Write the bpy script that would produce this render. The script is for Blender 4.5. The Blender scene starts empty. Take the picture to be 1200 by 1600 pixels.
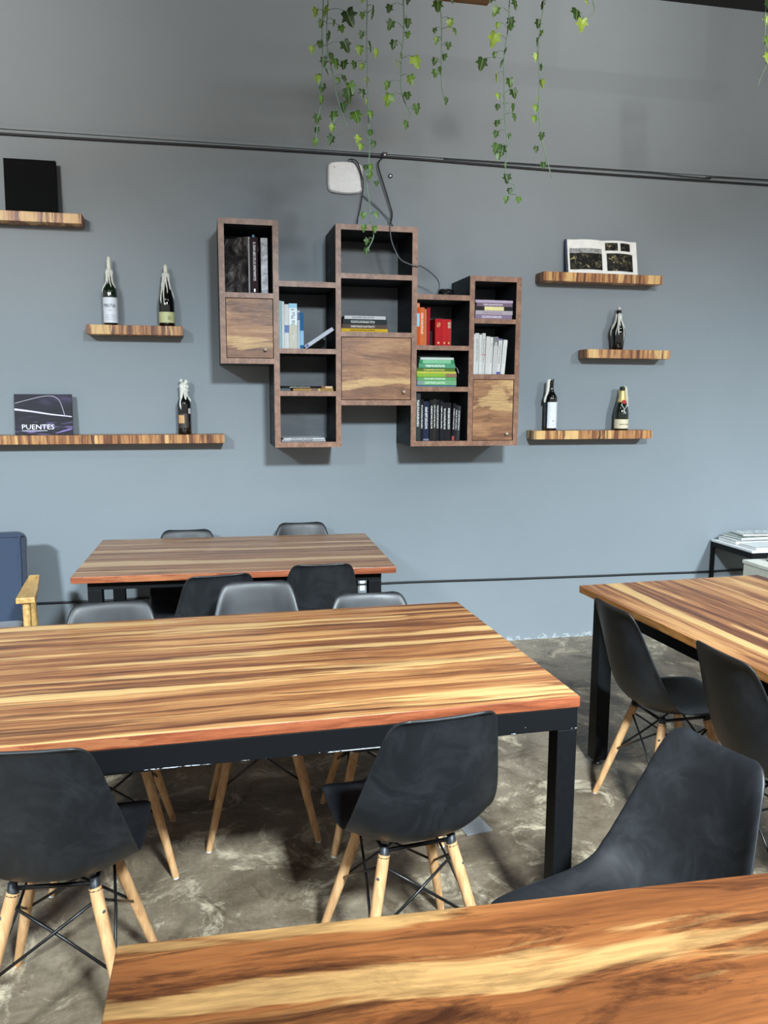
import bpy, bmesh, math, random
from mathutils import Vector, Matrix
random.seed(7)
S = bpy.context.scene
COL = S.collection
PI = math.pi

# ---------------------------------------------------------------- camera
cam_d = bpy.data.cameras.new('camera')
cam = bpy.data.objects.new('camera', cam_d)
COL.objects.link(cam)
S.camera = cam
cam_d.sensor_fit = 'VERTICAL'
cam_d.sensor_height = 36.0
cam_d.lens = 1291.4 / 1600.0 * 36.0
cam_d.clip_start = 0.05
YAW, PITCH, ROLL = 0.2120, 0.1442, 0.0051
fw = Vector((math.sin(YAW) * math.cos(PITCH), math.cos(YAW) * math.cos(PITCH), -math.sin(PITCH)))
rt = Vector((math.cos(YAW), -math.sin(YAW), 0))
up = rt.cross(fw)
r2 = rt * math.cos(ROLL) + up * math.sin(ROLL)
u2 = up * math.cos(ROLL) - rt * math.sin(ROLL)
mw = Matrix.Identity(4)
for i in range(3):
    mw[i][0], mw[i][1], mw[i][2] = r2[i], u2[i], -fw[i]
mw[0][3], mw[1][3], mw[2][3] = 0.0, -4.734, 1.538
cam.matrix_world = mw

# ---------------------------------------------------------------- light and exposure
S.view_settings.view_transform = 'Standard'
S.view_settings.look = 'None'
S.view_settings.gamma = 1.0
S.view_settings.use_curve_mapping = False
S.view_settings.exposure = 0.0
w = bpy.data.worlds.new('room_ambience'); S.world = w
w.use_nodes = True
bg = w.node_tree.nodes['Background']
bg.inputs[0].default_value = (1.0, 0.98, 0.95, 1)
bg.inputs[1].default_value = 0.5

def area(name, loc, sx, sy, power, col=(1, 1, 1), rot=(0, 0, 0)):
    d = bpy.data.lights.new(name, 'AREA')
    d.shape = 'RECTANGLE'; d.size = sx; d.size_y = sy; d.energy = power; d.color = col
    o = bpy.data.objects.new(name, d); COL.objects.link(o)
    o.location = loc; o.rotation_euler = rot
    return o
COOL = (0.80, 0.93, 1.0)
WARM = (1.0, 0.95, 0.88)
def flood(name, loc, aim, power, spread, col, sx=0.45, sy=0.3):
    """tilted flood light behind the camera, out of view"""
    o = area(name, loc, sx, sy, power, col)
    o.rotation_euler = (Vector(aim) - Vector(loc)).to_track_quat('-Z', 'Y').to_euler()
    o.data.spread = math.radians(spread)
for x, p in ((-2.6, 120), (0.9, 98), (4.4, 120)):      # low throw: floor, tables and the foot of the wall
    flood('track_flood', (x, -6.0, 3.3), (x + 0.2, -1.6, 0), p, 68, COOL)
for x in (-1.6, 1.8, 5.0):                           # high throw: unseen fill added to brighten the top of the wall
    flood('added_wall_fill', (x, -5.2, 3.0), (x + 0.3, 0, 3.7), 16, 46, WARM)
for x, y, p in ((-1.0, -3.4, 14), (1.6, -3.4, 14), (3.4, -2.4, 14)):
    area('ceiling_lamp', (x, y, 3.5), 1.2, 0.25, p, WARM)

# ---------------------------------------------------------------- materials
def lin(r, g, b):
    f = lambda c: (c / 255 / 12.92) if c / 255 <= 0.04045 else ((c / 255 + 0.055) / 1.055) ** 2.4
    return (f(r), f(g), f(b), 1)

class NT:
    def __init__(s, name):
        s.m = bpy.data.materials.new(name); s.m.use_nodes = True
        s.t = s.m.node_tree; s.b = s.t.nodes['Principled BSDF']
    def n(s, kind, **kw):
        nd = s.t.nodes.new(kind)
        for k, v in kw.items():
            if k in ('i',):
                for a, b in v.items(): nd.inputs[a].default_value = b
            else: setattr(nd, k, v)
        return nd
    def l(s, a, b): s.t.links.new(a, b)
    def coord(s, scale=(1, 1, 1), loc=(0, 0, 0), rot=(0, 0, 0), src='Object'):
        tc = s.n('ShaderNodeTexCoord'); mp = s.n('ShaderNodeMapping')
        mp.inputs['Scale'].default_value = scale; mp.inputs['Location'].default_value = loc
        mp.inputs['Rotation'].default_value = rot
        s.l(tc.outputs[src], mp.inputs[0]); return mp.outputs[0]
    def noise(s, vec, scale=1.0, detail=4, rough=0.55, dist=0.0):
        nd = s.n('ShaderNodeTexNoise')
        nd.inputs['Scale'].default_value = scale; nd.inputs['Detail'].default_value = detail
        nd.inputs['Roughness'].default_value = rough; nd.inputs['Distortion'].default_value = dist
        s.l(vec, nd.inputs['Vector']); return nd.outputs['Fac']
    def ramp(s, fac, stops, interp='LINEAR'):
        nd = s.n('ShaderNodeValToRGB'); nd.color_ramp.interpolation = interp
        e = nd.color_ramp.elements
        while len(e) < len(stops): e.new(0.5)
        for k, (p, c) in enumerate(stops):
            e[k].position = p; e[k].color = c if len(c) == 4 else (*c, 1)
        s.l(fac, nd.inputs[0]); return nd.outputs[0]
    def mix(s, fac, a, b, mode='MIX'):
        nd = s.n('ShaderNodeMix', data_type='RGBA', blend_type=mode)
        for sock, v in ((nd.inputs[0], fac), (nd.inputs[6], a), (nd.inputs[7], b)):
            if hasattr(v, 'links') or isinstance(v, bpy.types.NodeSocket): s.l(v, sock)
            else: sock.default_value = v
        return nd.outputs[2]
    def math(s, op, a, b=None, c=None):
        nd = s.n('ShaderNodeMath', operation=op)
        for k, v in enumerate((a, b, c)):
            if v is None: continue
            if isinstance(v, bpy.types.NodeSocket): s.l(v, nd.inputs[k])
            else: nd.inputs[k].default_value = v
        return nd.outputs[0]
    def bump(s, h, strength=0.2, dist=0.002):
        nd = s.n('ShaderNodeBump'); nd.inputs['Strength'].default_value = strength
        nd.inputs['Distance'].default_value = dist
        s.l(h, nd.inputs['Height']); s.l(nd.outputs[0], s.b.inputs['Normal'])
    def out(s, col=None, rough=None, metal=None, spec=None, coat=None):
        def setv(k, v):
            if v is None: return
            if isinstance(v, bpy.types.NodeSocket): s.l(v, s.b.inputs[k])
            else: s.b.inputs[k].default_value = v
        setv('Base Color', col); setv('Roughness', rough); setv('Metallic', metal)
        setv('Specular IOR Level', spec); setv('Coat Weight', coat)
        return s.m

_plain = {}
def plain(rgb, rough=0.5, metal=0.0, spec=0.5, coat=0.0, var=0.06):
    key = (rgb, rough, metal, spec, coat)
    if key in _plain: return _plain[key]
    t = NT('paint_%d_%d_%d' % rgb)
    c = lin(*rgb)
    n = t.noise(t.coord((1, 1, 1)), 35, 3)
    lo = tuple(v * (1 - var) for v in c[:3]) + (1,); hi = tuple(min(1, v * (1 + var)) for v in c[:3]) + (1,)
    m = t.out(t.ramp(n, [(0.3, lo), (0.7, hi)]), rough, metal, spec, coat)
    _plain[key] = m; return m

TEAK = dict(base=[(0.37, lin(88, 50, 32)), (0.45, lin(130, 80, 48)), (0.51, lin(166, 112, 68)), (0.61, lin(200, 150, 96))],
            pale=lin(228, 188, 126), dark=lin(80, 44, 28))
def wood(name, along='x', seed=0.0, band=9.0, length=0.55, pal=TEAK, rough=0.33, pale=0.9, pale_at=0.56, dark=0.85, dark_at=0.56, warp=0.02, figure=0.0):
    """long-grained laminate: tan ground, sharp pale sapwood bands, feathered dark heart streaks, fine pores"""
    t = NT(name)
    def sc(a, b):
        return {'x': (a, b, b * 0.6), 'y': (b, a, b * 0.6), 'z': (b, b * 0.6, a)}[along]
    base = t.coord((1, 1, 1), (seed * 3.1, seed * 1.7, seed * 2.3))
    wn = t.n('ShaderNodeTexNoise'); wn.inputs['Scale'].default_value = 2.4; wn.inputs['Detail'].default_value = 3
    t.l(base, wn.inputs['Vector'])
    sub = t.n('ShaderNodeVectorMath', operation='SUBTRACT'); t.l(wn.outputs['Color'], sub.inputs[0]); sub.inputs[1].default_value = (0.5, 0.5, 0.5)
    scl = t.n('ShaderNodeVectorMath', operation='SCALE'); t.l(sub.outputs[0], scl.inputs[0]); scl.inputs['Scale'].default_value = warp * 2
    add = t.n('ShaderNodeVectorMath', operation='ADD'); t.l(base, add.inputs[0]); t.l(scl.outputs[0], add.inputs[1])
    def mp(scale, off=(0, 0, 0)):
        m = t.n('ShaderNodeMapping'); m.inputs['Scale'].default_value = scale; m.inputs['Location'].default_value = off
        t.l(add.outputs[0], m.inputs[0]); return m.outputs[0]
    n0 = t.noise(mp(sc(length * 1.3, band * 1.9), (1, 4, 2)), 1.0, 7, 0.66, 0.35)
    col = t.ramp(n0, pal['base'])
    n1 = t.noise(mp(sc(length * 0.8, band * 0.8)), 1.0, 5, 0.58, 0.45)
    f1 = t.math('MULTIPLY', t.ramp(n1, [(pale_at, (0, 0, 0)), (pale_at + 0.022, (0.75,) * 3), (pale_at + 0.10, (1, 1, 1))]), pale)
    col = t.mix(f1, col, pal['pale'])
    n2 = t.noise(mp(sc(length * 2.2, band * 2.4), (5, 3, 1)), 1.0, 9, 0.72, 0.5 + figure)
    f2 = t.math('MULTIPLY', t.ramp(n2, [(dark_at, (0, 0, 0)), (dark_at + 0.06, (0.6,) * 3), (dark_at + 0.13, (1, 1, 1))]), dark)
    f2 = t.math('MULTIPLY', f2, t.math('SUBTRACT', 1.0, t.math('MULTIPLY', f1, 0.75)))
    col = t.mix(f2, col, pal['dark'])
    n3 = t.noise(mp(sc(length * 9, band * 26), (2, 7, 4)), 1.0, 3, 0.6)
    col = t.mix(0.85, col, t.ramp(n3, [(0.32, (0.70, 0.68, 0.66)), (0.62, (1.08, 1.07, 1.05))]), 'MULTIPLY')
    rg = t.ramp(n3, [(0.3, (rough + 0.06,) * 3), (0.7, (rough - 0.05,) * 3)])
    t.bump(n3, 0.05, 0.001)
    return t.out(col, rg, spec=0.4)

def m_wall():
    t = NT('grey_wall_paint')
    c = t.coord()
    n = t.noise(c, 1.1, 5, 0.6, 0.4)
    col = t.ramp(n, [(0.3, (0.215, 0.246, 0.270)), (0.7, (0.232, 0.265, 0.291))])
    # pale peeling patches low down, where damp comes out of the floor
    sx = t.n('ShaderNodeSeparateXYZ'); t.l(c, sx.inputs[0])
    low = t.n('ShaderNodeMapRange'); t.l(sx.outputs[2], low.inputs[0])
    for k, v in zip((1, 2, 3, 4), (0.0, 0.075, 1.0, 0.0)): low.inputs[k].default_value = v
    pn = t.noise(c, 26, 6, 0.7, 0.4)
    patch = t.math('GREATER_THAN', t.math('ADD', t.math('MULTIPLY', low.outputs[0], 0.30), pn), 0.77)
    col = t.mix(t.math('MULTIPLY', patch, 0.4), col, lin(205, 210, 214))
    # tiny paint nicks
    dn = t.noise(t.coord((1, 1, 1), (3, 1, 8)), 14, 2, 0.5)
    dots = t.math('MULTIPLY', t.math('GREATER_THAN', dn, 0.82), 0.35)
    col = t.mix(dots, col, lin(190, 196, 200))
    t.bump(t.noise(t.coord((1, 1, 1)), 90, 4, 0.6), 0.12, 0.002)
    return t.out(col, 0.5, spec=0.35)

def m_floor():
    t = NT('stained_concrete')
    c = t.coord()
    n1 = t.noise(c, 1.6, 7, 0.66, 0.8)
    col = t.ramp(n1, [(0.30, lin(74, 64, 51)), (0.46, lin(112, 99, 82)), (0.56, lin(136, 122, 103)), (0.70, lin(164, 150, 129))])
    n2 = t.noise(t.coord((1, 1, 1), (4, 2, 0)), 5.0, 9, 0.76, 1.0)
    col = t.mix(t.ramp(n2, [(0.52, (0, 0, 0)), (0.66, (0.85, 0.85, 0.85))]), col, lin(224, 210, 180))
    n3 = t.noise(t.coord((1, 1, 1), (8, 5, 0)), 3.4, 8, 0.72, 0.9)
    col = t.mix(t.ramp(n3, [(0.52, (0, 0, 0)), (0.66, (0.85, 0.85, 0.85))]), col, lin(72, 58, 43))
    n4 = t.noise(t.coord((1, 1, 1), (1, 6, 0)), 60, 6, 0.75)
    col = t.mix(0.8, col, t.ramp(n4, [(0.3, (0.62, 0.62, 0.62)), (0.7, (1.15, 1.15, 1.15))]), 'MULTIPLY')
    # casting joints of the slab
    br = t.n('ShaderNodeSeparateXYZ'); t.l(c, br.inputs[0])
    t.bump(n4, 0.1, 0.002)
    return t.out(col, t.ramp(n2, [(0.3, (0.33,) * 3), (0.7, (0.52,) * 3)]), spec=0.4)

def m_plastic():
    t = NT('black_plastic')
    n = t.noise(t.coord((1, 1, 1)), 9, 6, 0.65, 0.8)
    col = t.ramp(n, [(0.45, (0.0105, 0.0118, 0.0140)), (0.75, (0.024, 0.0265, 0.031))])
    f = t.noise(t.coord((1, 1, 1)), 900, 2)
    t.bump(f, 0.08, 0.0005)
    return t.out(col, t.ramp(n, [(0.35, (0.40,) * 3), (0.7, (0.52,) * 3)]), spec=0.5)

def m_steel_black():
    t = NT('black_painted_steel')
    c = t.coord()
    n = t.noise(c, 60, 4, 0.7)
    col = t.ramp(n, [(0.3, (0.0045, 0.005, 0.006)), (0.7, (0.007, 0.0075, 0.0085))])
    return t.out(col, 0.5, spec=0.15)

def m_chipped_rail():
    t = NT('chipped_black_steel')
    c = t.coord()
    sx = t.n('ShaderNodeSeparateXYZ'); t.l(c, sx.inputs[0])
    n = t.noise(t.coord((14, 60, 60)), 1.0, 5, 0.7)
    low = t.math('LESS_THAN', sx.outputs[2], -0.0265)
    chip = t.math('MULTIPLY', low, t.math('GREATER_THAN', n, 0.56))
    n2 = t.noise(t.coord((30, 60, 70), (3, 3, 3)), 1.0, 2, 0.5)
    chip = t.math('MAXIMUM', chip, t.math('GREATER_THAN', n2, 0.79))
    col = t.mix(chip, (0.0055, 0.006, 0.007, 1), lin(190, 193, 197))
    return t.out(col, 0.5, spec=0.15)

def m_legwood():
    t = NT('pale_beech')
    n = t.noise(t.coord((60, 60, 5)), 1.0, 4, 0.6, 0.4)
    col = t.ramp(n, [(0.3, lin(176, 128, 84)), (0.6, lin(212, 168, 120)), (0.75, lin(222, 184, 138))])
    return t.out(col, 0.5, spec=0.4)

def m_leaf():
    t = NT('ivy_leaf')
    oi = t.n('ShaderNodeObjectInfo')
    c = t.coord()
    n = t.noise(c, 1.6, 3, 0.6)
    v = t.math('ADD', t.math('MULTIPLY', oi.outputs['Random'], 0.75), t.math('MULTIPLY', n, 0.5))
    col = t.ramp(v, [(0.2, lin(38, 58, 28)), (0.55, lin(56, 84, 34)), (0.82, lin(84, 118, 42)), (1.0, lin(146, 170, 66))])
    # paler midrib
    sx = t.n('ShaderNodeSeparateXYZ'); t.l(c, sx.inputs[0])
    rib = t.math('LESS_THAN', t.math('ABSOLUTE', sx.outputs[0]), 0.022)
    col = t.mix(t.math('MULTIPLY', rib, 0.5), col, lin(160, 186, 110))
    t.b.inputs['Subsurface Weight'].default_value = 0.0
    return t.out(col, 0.42, spec=0.4)

def m_bookedge():
    t = NT('walnut_edging')
    n = t.noise(t.coord((14, 14, 14)), 1.0, 5, 0.65, 1.2)
    n2 = t.noise(t.coord((90, 90, 90)), 1.0, 3, 0.6)
    col = t.ramp(n, [(0.3, lin(108, 74, 57)), (0.5, lin(138, 100, 79)), (0.7, lin(164, 124, 99))])
    col = t.mix(0.6, col, t.ramp(n2, [(0.3, (0.8, 0.8, 0.8)), (0.7, (1.1, 1.1, 1.1))]), 'MULTIPLY')
    return t.out(col, 0.42)

def m_carcass():
    t = NT('black_carcass_board')
    n = t.noise(t.coord((2, 2, 14)), 1.0, 5, 0.6, 0.6)
    col = t.ramp(n, [(0.3, (0.010, 0.011, 0.013)), (0.7, (0.019, 0.020, 0.023))])
    return t.out(col, t.ramp(n, [(0.3, (0.45,) * 3), (0.7, (0.6,) * 3)]), spec=0.25)

def m_backpanel():
    t = NT('black_back_board_sheen')
    n = t.noise(t.coord((2, 2, 14)), 1.0, 5, 0.6, 0.6)
    col = t.ramp(n, [(0.3, (0.046, 0.053, 0.060)), (0.7, (0.078, 0.088, 0.098))])  # black board, its grey-blue sheen painted in as a lighter colour
    return t.out(col, 0.45, spec=0.45)

def m_print(base, ink, name='printed_cover', rough=0.4, dens=0.52, freq=(40, 40, 160), span=None):
    """a cover colour with tiny unreadable print"""
    t = NT(name)
    n = t.noise(t.coord(freq, (random.random() * 9, 0, random.random() * 9)), 1.0, 2, 0.5)
    f = t.math('GREATER_THAN', n, dens)
    return t.out(t.mix(t.math('MULTIPLY', f, 0.85), tuple(v * .8 for v in lin(*base)[:3]) + (1,), lin(*ink)), .7, spec=.15)

def m_photo(cols, scale=30, name='photo_print', stretch=(1, 1, 1)):
    t = NT(name)
    n = t.noise(t.coord(stretch, (random.random() * 5, 0, random.random() * 5)), scale, 6, 0.7, 0.8)
    k = len(cols)
    return t.out(t.ramp(n, [(0.32 + 0.36 * i / (k - 1), lin(*c)) for i, c in enumerate(cols)]), 0.6, spec=.2)

M = dict(
    wall=m_wall(), floor=m_floor(), plastic=m_plastic(), steel=m_steel_black(), chipped=m_chipped_rail(), legwood=m_legwood(),
    leaf=m_leaf(), edge=m_bookedge(), carcass=m_carcass(), back=m_backpanel(),
    ceiling=plain((22, 22, 24), 0.8), rod=plain((18, 18, 20), 0.35), screw=plain((190, 190, 190), 0.3, 0.9),
    red_edge=wood('red_edge_band', 'x', 2.2, 42, 2.0, rough=0.36, pale=.5, dark=.5,
                  pal=dict(base=[(.34, lin(112, 58, 36)), (.5, lin(146, 80, 52)), (.66, lin(168, 98, 66))], pale=lin(190, 126, 84), dark=lin(86, 42, 26))),
    tan_edge=wood('tan_edge_band', 'x', 2.9, 42, 2.0, rough=0.36, pale=.5, dark=.5,
                  pal=dict(base=[(.34, lin(132, 84, 40)), (.5, lin(166, 110, 58)), (.66, lin(188, 134, 76))], pale=lin(206, 156, 96), dark=lin(110, 66, 34))),
    vine_stem=plain((108, 132, 112), 0.6), cable=plain((26, 27, 30), 0.5), cable_grey=plain((96, 100, 106), 0.5),
    conduit=plain((58, 62, 66), 0.5), white=plain((236, 238, 240), 0.35), plate=plain((170, 174, 178), 0.35, 0.6),
    wax=plain((222, 222, 212), 0.4, 0, 0.5), candle=plain((226, 226, 210), 0.5), paper=plain((238, 238, 234), 0.6),
    glass_black=plain((10, 12, 12), 0.07, 0, 0.6, 0.6), glass_green=plain((16, 30, 16), 0.07, 0, 0.6, 0.6),
    fabric=None, armwood=None,
)
def m_fabric():
    t = NT('navy_upholstery')
    n = t.noise(t.coord((1, 1, 1)), 420, 2, 0.6)
    col = t.ramp(n, [(0.3, lin(44, 54, 72)), (0.7, lin(68, 80, 100))])
    t.bump(n, 0.4, 0.001)
    t.b.inputs['Sheen Weight'].default_value = 0.3
    return t.out(col, 0.9, spec=0.2)
M['fabric'] = m_fabric()
def m_armwood():
    t = NT('oiled_oak')
    n = t.noise(t.coord((50, 8, 50)), 1.0, 4, 0.6, 0.5)
    return t.out(t.ramp(n, [(0.3, lin(176, 132, 74)), (0.7, lin(218, 180, 116))]), 0.42)
M['armwood'] = m_armwood()

# ---------------------------------------------------------------- mesh helpers
class MB:
    def __init__(s): s.v = []; s.f = []; s.mi = []
    def add(s, vs, fs, mi=0):
        o = len(s.v); s.v += [tuple(v) for v in vs]
        for f in fs: s.f.append(tuple(i + o for i in f)); s.mi.append(mi)
    def box(s, a, b, mi=0, fm=None, bev=0.0):
        bm = bmesh.new()
        bmesh.ops.create_cube(bm, size=1)
        ctr = [(a[i] + b[i]) / 2 for i in range(3)]; sz = [abs(b[i] - a[i]) for i in range(3)]
        for v in bm.verts: v.co = Vector([v.co[i] * sz[i] + ctr[i] for i in range(3)])
        if bev: bmesh.ops.bevel(bm, geom=list(bm.edges), offset=bev, segments=2, profile=0.5, affect='EDGES')
        bm.normal_update(); bm.verts.index_update()
        vs = [v.co[:] for v in bm.verts]; o = len(s.v); s.v += vs
        for f in bm.faces:
            m = mi
            if fm:
                n = f.normal; ax = max(range(3), key=lambda i: abs(n[i]))
                m = fm.get(('-' if n[ax] < 0 else '+') + 'xyz'[ax], mi)
            s.f.append(tuple(v.index + o for v in f.verts)); s.mi.append(m)
        bm.free(); return s
    def tube(s, pts, r, seg=8, caps=True, mi=0):
        pts = [Vector(p) for p in pts]; n = len(pts)
        rs = r if isinstance(r, (list, tuple)) else [r] * n
        vs = []; prev = None
        for i, p in enumerate(pts):
            t = (pts[min(i + 1, n - 1)] - pts[max(i - 1, 0)]).normalized()
            if prev is None:
                a = Vector((0, 0, 1)) if abs(t.z) < 0.9 else Vector((1, 0, 0))
                u = t.cross(a).normalized()
            else:
                u = (prev - t * prev.dot(t)).normalized()
            prev = u; w_ = t.cross(u)
            for k in range(seg):
                an = 2 * PI * k / seg
                vs.append(p + (u * math.cos(an) + w_ * math.sin(an)) * rs[i])
        fs = []
        for i in range(n - 1):
            for k in range(seg):
                k2 = (k + 1) % seg
                fs.append((i * seg + k, i * seg + k2, (i + 1) * seg + k2, (i + 1) * seg + k))
        if caps:
            fs.append(tuple(range(seg))[::-1]); fs.append(tuple((n - 1) * seg + k for k in range(seg)))
        s.add(vs, fs, mi); return s
    def lathe(s, prof, seg=24, mi=0, a0=0, a1=2 * PI):
        full = abs(a1 - a0 - 2 * PI) < 1e-6
        m = seg if full else seg + 1
        vs = []
        for (r, z) in prof:
            for k in range(m):
                an = a0 + (a1 - a0) * k / seg
                vs.append((r * math.cos(an), r * math.sin(an), z))
        fs = []
        for i in range(len(prof) - 1):
            for k in range(seg):
                k2 = (k + 1) % m
                fs.append((i * m + k, i * m + k2, (i + 1) * m + k2, (i + 1) * m + k))
        if full:
            if prof[0][0] > 1e-5: fs.append(tuple(range(m))[::-1])
            if prof[-1][0] > 1e-5: fs.append(tuple((len(prof) - 1) * m + k for k in range(m)))
        s.add(vs, fs, mi); return s
    def grid(s, fn, nu, nv, mi=0):
        vs = [fn(i / (nu - 1), j / (nv - 1)) for j in range(nv) for i in range(nu)]
        fs = [(j * nu + i, j * nu + i + 1, (j + 1) * nu + i + 1, (j + 1) * nu + i) for j in range(nv - 1) for i in range(nu - 1)]
        s.add(vs, fs, mi); return s
    def mesh(s, name, mats, smooth=False):
        me = bpy.data.meshes.new(name); me.from_pydata(s.v, [], s.f)
        for m in (mats if isinstance(mats, (list, tuple)) else [mats]): me.materials.append(m)
        for p, k in zip(me.polygons, s.mi): p.material_index = k; p.use_smooth = smooth
        me.update()
        return me
    def build(s, name, mats, parent=None, smooth=False, loc=(0, 0, 0), rot=(0, 0, 0), angle=None):
        me = s.mesh(name, mats, smooth)
        if angle and smooth: me.set_sharp_from_angle(angle=angle)
        return link(name, me, parent, loc, rot)

def link(name, me, parent=None, loc=(0, 0, 0), rot=(0, 0, 0), scale=None):
    o = bpy.data.objects.new(name, me); COL.objects.link(o)
    o.location = loc; o.rotation_euler = rot
    if scale: o.scale = scale
    if parent: o.parent = parent
    return o
def thing(name, label, cat, loc=(0, 0, 0), rot=(0, 0, 0), group=None):
    o = bpy.data.objects.new(name, None); COL.objects.link(o)
    o.location = loc; o.rotation_euler = rot; o.empty_display_size = 0.05
    return tag(o, label, cat, group)
def tag(o, label, cat, group=None):
    o['label'] = label; o['category'] = cat
    if group: o['group'] = group
    return o
def struct(o, label=None):
    o['kind'] = 'structure'
    if label: o['label'] = label
    return o
def copy_tree(o, parent=None):
    c = o.copy(); COL.objects.link(c)
    if parent: c.parent = parent
    for ch in list(o.children): copy_tree(ch, c)
    return c
def catmull(P, n=8):
    P = [Vector(p) for p in P]; out = []
    for i in range(len(P) - 1):
        p0, p1, p2, p3 = P[max(i - 1, 0)], P[i], P[i + 1], P[min(i + 2, len(P) - 1)]
        for k in range(n):
            t = k / n
            out.append(0.5 * ((2 * p1) + (p2 - p0) * t + (2 * p0 - 5 * p1 + 4 * p2 - p3) * t * t + (3 * p1 - p0 - 3 * p2 + p3) * t ** 3))
    out.append(P[-1]); return out
def text(name, body, size, mat, parent, loc, rot, align='LEFT', sx=1.0, extr=0.0002):
    cu = bpy.data.curves.new(name, 'FONT'); cu.body = body; cu.size = size; cu.extrude = extr
    cu.align_x = align; cu.resolution_u = 2
    t = bpy.data.objects.new(name + '_curve', cu); COL.objects.link(t)
    dg = bpy.context.evaluated_depsgraph_get()
    me = bpy.data.meshes.new_from_object(t.evaluated_get(dg)); me.materials.clear(); me.materials.append(mat)
    bpy.data.objects.remove(t); bpy.data.curves.remove(cu)
    return link(name, me, parent, loc, rot, (sx, 1, 1))

# ---------------------------------------------------------------- the setting
struct(MB().box((-5, -10, -0.1), (8, 0.0, 0)).build('floor', M['floor']), 'stained grey-brown concrete floor')
struct(MB().box((-5, 0.0, -0.1), (8, 0.15, 3.9)).build('wall_back', M['wall']), 'blue-grey painted wall behind the tables')
struct(MB().box((-5, -10, 3.8), (8, -0.0, 3.9)).build('ceiling', M['ceiling']), 'black ceiling high above the wall')

# thin surface conduits on the wall
def wire(name, pts, r, mat, n=8, seg=6): return MB().tube(catmull(pts, n), r, seg).build(name, mat, None, True)
o = wire('wall_cable', [(-5, -.012, 2.818), (-.98, -.012, 2.821), (0, -.012, 2.827), (1.0, -.012, 2.831), (1.6, -.012, 2.824), (2.16, -.012, 2.816), (3.4, -.012, 2.813), (8, -.012, 2.81)], .0065, M['cable'])
tag(o, 'long dark cable running across the wall above the shelves', 'cable')
o = wire('wall_cable', [(1.35, -.02, 2.842), (1.9, -.02, 2.84), (2.57, -.02, 2.84), (3.0, -.02, 2.828), (3.5, -.02, 2.84), (8, -.02, 2.84)], .003, M['cable'])
tag(o, 'thin second cable just above the long dark wall cable, at right', 'cable')
o = MB().box((-5, -.016, 2.846), (8, 0, 2.86)).build('trim_1', M['wall']); struct(o, 'painted lip along the wall above the cable')
o = wire('wall_cable', [(-5, -.008, .376), (-.96, -.008, .377), (-.69, -.008, .374), (.2, -.008, .392), (1.02, -.008, .405), (1.83, -.008, .397), (2.4, -.008, .392), (2.7, -.008, .391), (3.23, -.008, .386), (3.45, -.008, .389), (8, -.008, .39)], .0065, M['cable'])
tag(o, 'thin dark cable running low along the wall behind the tables', 'cable')
# outlet seen under the far table
t = thing('wall_outlet', 'small white wall outlet under the far table edge', 'outlet', (.887, 0, .395))
MB().box((-.016, -.010, -.03), (.016, -.0005, .03), bev=.002).build('cover_plate', M['white'], t)
for dz in (-.012, .012): MB().box((-.007, -.0115, dz - .005), (.007, -.0102, dz + .005)).build('socket', M['paper'], t)
# metal plate on the floor
t = thing('floor_plate', 'small metal floor outlet plate beneath the middle table', 'plate', (.9, -2.1, 0), (0, 0, .15))
MB().box((-.05, -.05, 0.0005), (.05, .05, .006), bev=.0015).build('plate', M['plate'], t)
for sx in (-1, 1): MB().lathe([(.005, .0062), (.005, .0075)], 10).build('screw', M['screw'], t, loc=(sx * .036, 0, 0))

# ---------------------------------------------------------------- tables
def table(label, loc, rot, L, W, mat, edge, seed, inset=0.0, apron=.06, leg=.055, glide=False, chips=False, th=.03):
    """origin at the near left corner on the floor, x along the length"""
    t = thing('dining_table', label, 'table', loc, (0, 0, rot), 'wood-topped tables')
    H = .75
    MB().box((0, 0, H - th), (L, W, H), mi=1, fm={'+z': 0, '-z': 1}, bev=.0025).build('tabletop', [mat, edge], t)
    a = inset; z1 = H - th - .001; z0 = z1 - apron
    rails = [((a, a, z0), (L - a, a + leg, z1)), ((a, W - a - leg, z0), (L - a, W - a, z1)),
             ((a, a + leg, z0), (a + leg, W - a - leg, z1)), ((L - a - leg, a + leg, z0), (L - a, W - a - leg, z1))]
    for k, (p, q) in enumerate(rails):
        c = [(p[i] + q[i]) / 2 for i in range(3)]
        MB().box([p[i] - c[i] for i in range(3)], [q[i] - c[i] for i in range(3)], bev=.002).build('apron_rail', M['chipped'] if chips and k == 0 else M['steel'], t, loc=c)
    gz = .022 if glide else .004
    for x in (a, L - a - leg):
        for y in (a, W - a - leg):
            lg = MB().box((0, 0, gz), (leg, leg, z0), bev=.002).build('leg', M['steel'], t, loc=(x, y, 0))
            if glide: MB().lathe([(.022, 0), (.024, .006), (.012, .01), (.012, gz + .002)], 14).build('glide', M['plastic'], lg, True, loc=(leg / 2, leg / 2, 0))
            else: MB().box((.006, .006, 0), (leg - .006, leg - .006, gz)).build('foot_cap', M['plastic'], lg)
    return t
T1 = table('farthest wood table, standing close to the wall below the bookcase', (-.5812, -1.0876, 0), -.0323, 1.415, .910,
           wood('table_laminate', 'x', 1.0, 13, .5, rough=.36, dark_at=.53,
                pal=dict(base=[(.34, lin(108, 70, 50)), (.46, lin(144, 100, 70)), (.54, lin(168, 124, 90)), (.66, lin(188, 150, 112))], pale=lin(214, 180, 138), dark=lin(84, 52, 38))), M['red_edge'], 0, inset=.058, apron=.042, leg=.06)
T2 = table('middle wood table with chipped black steel apron, between the two rows of chairs', (.9444 - 1.75 * math.cos(.0252), -2.8109 - 1.75 * math.sin(.0252), 0), .0252, 1.75, 1.0134,
           wood('table_laminate', 'x', 2.4, 13, .5, rough=.32, pale_at=.555, dark_at=.515), M['red_edge'], 0, inset=.004, chips=True)
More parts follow.
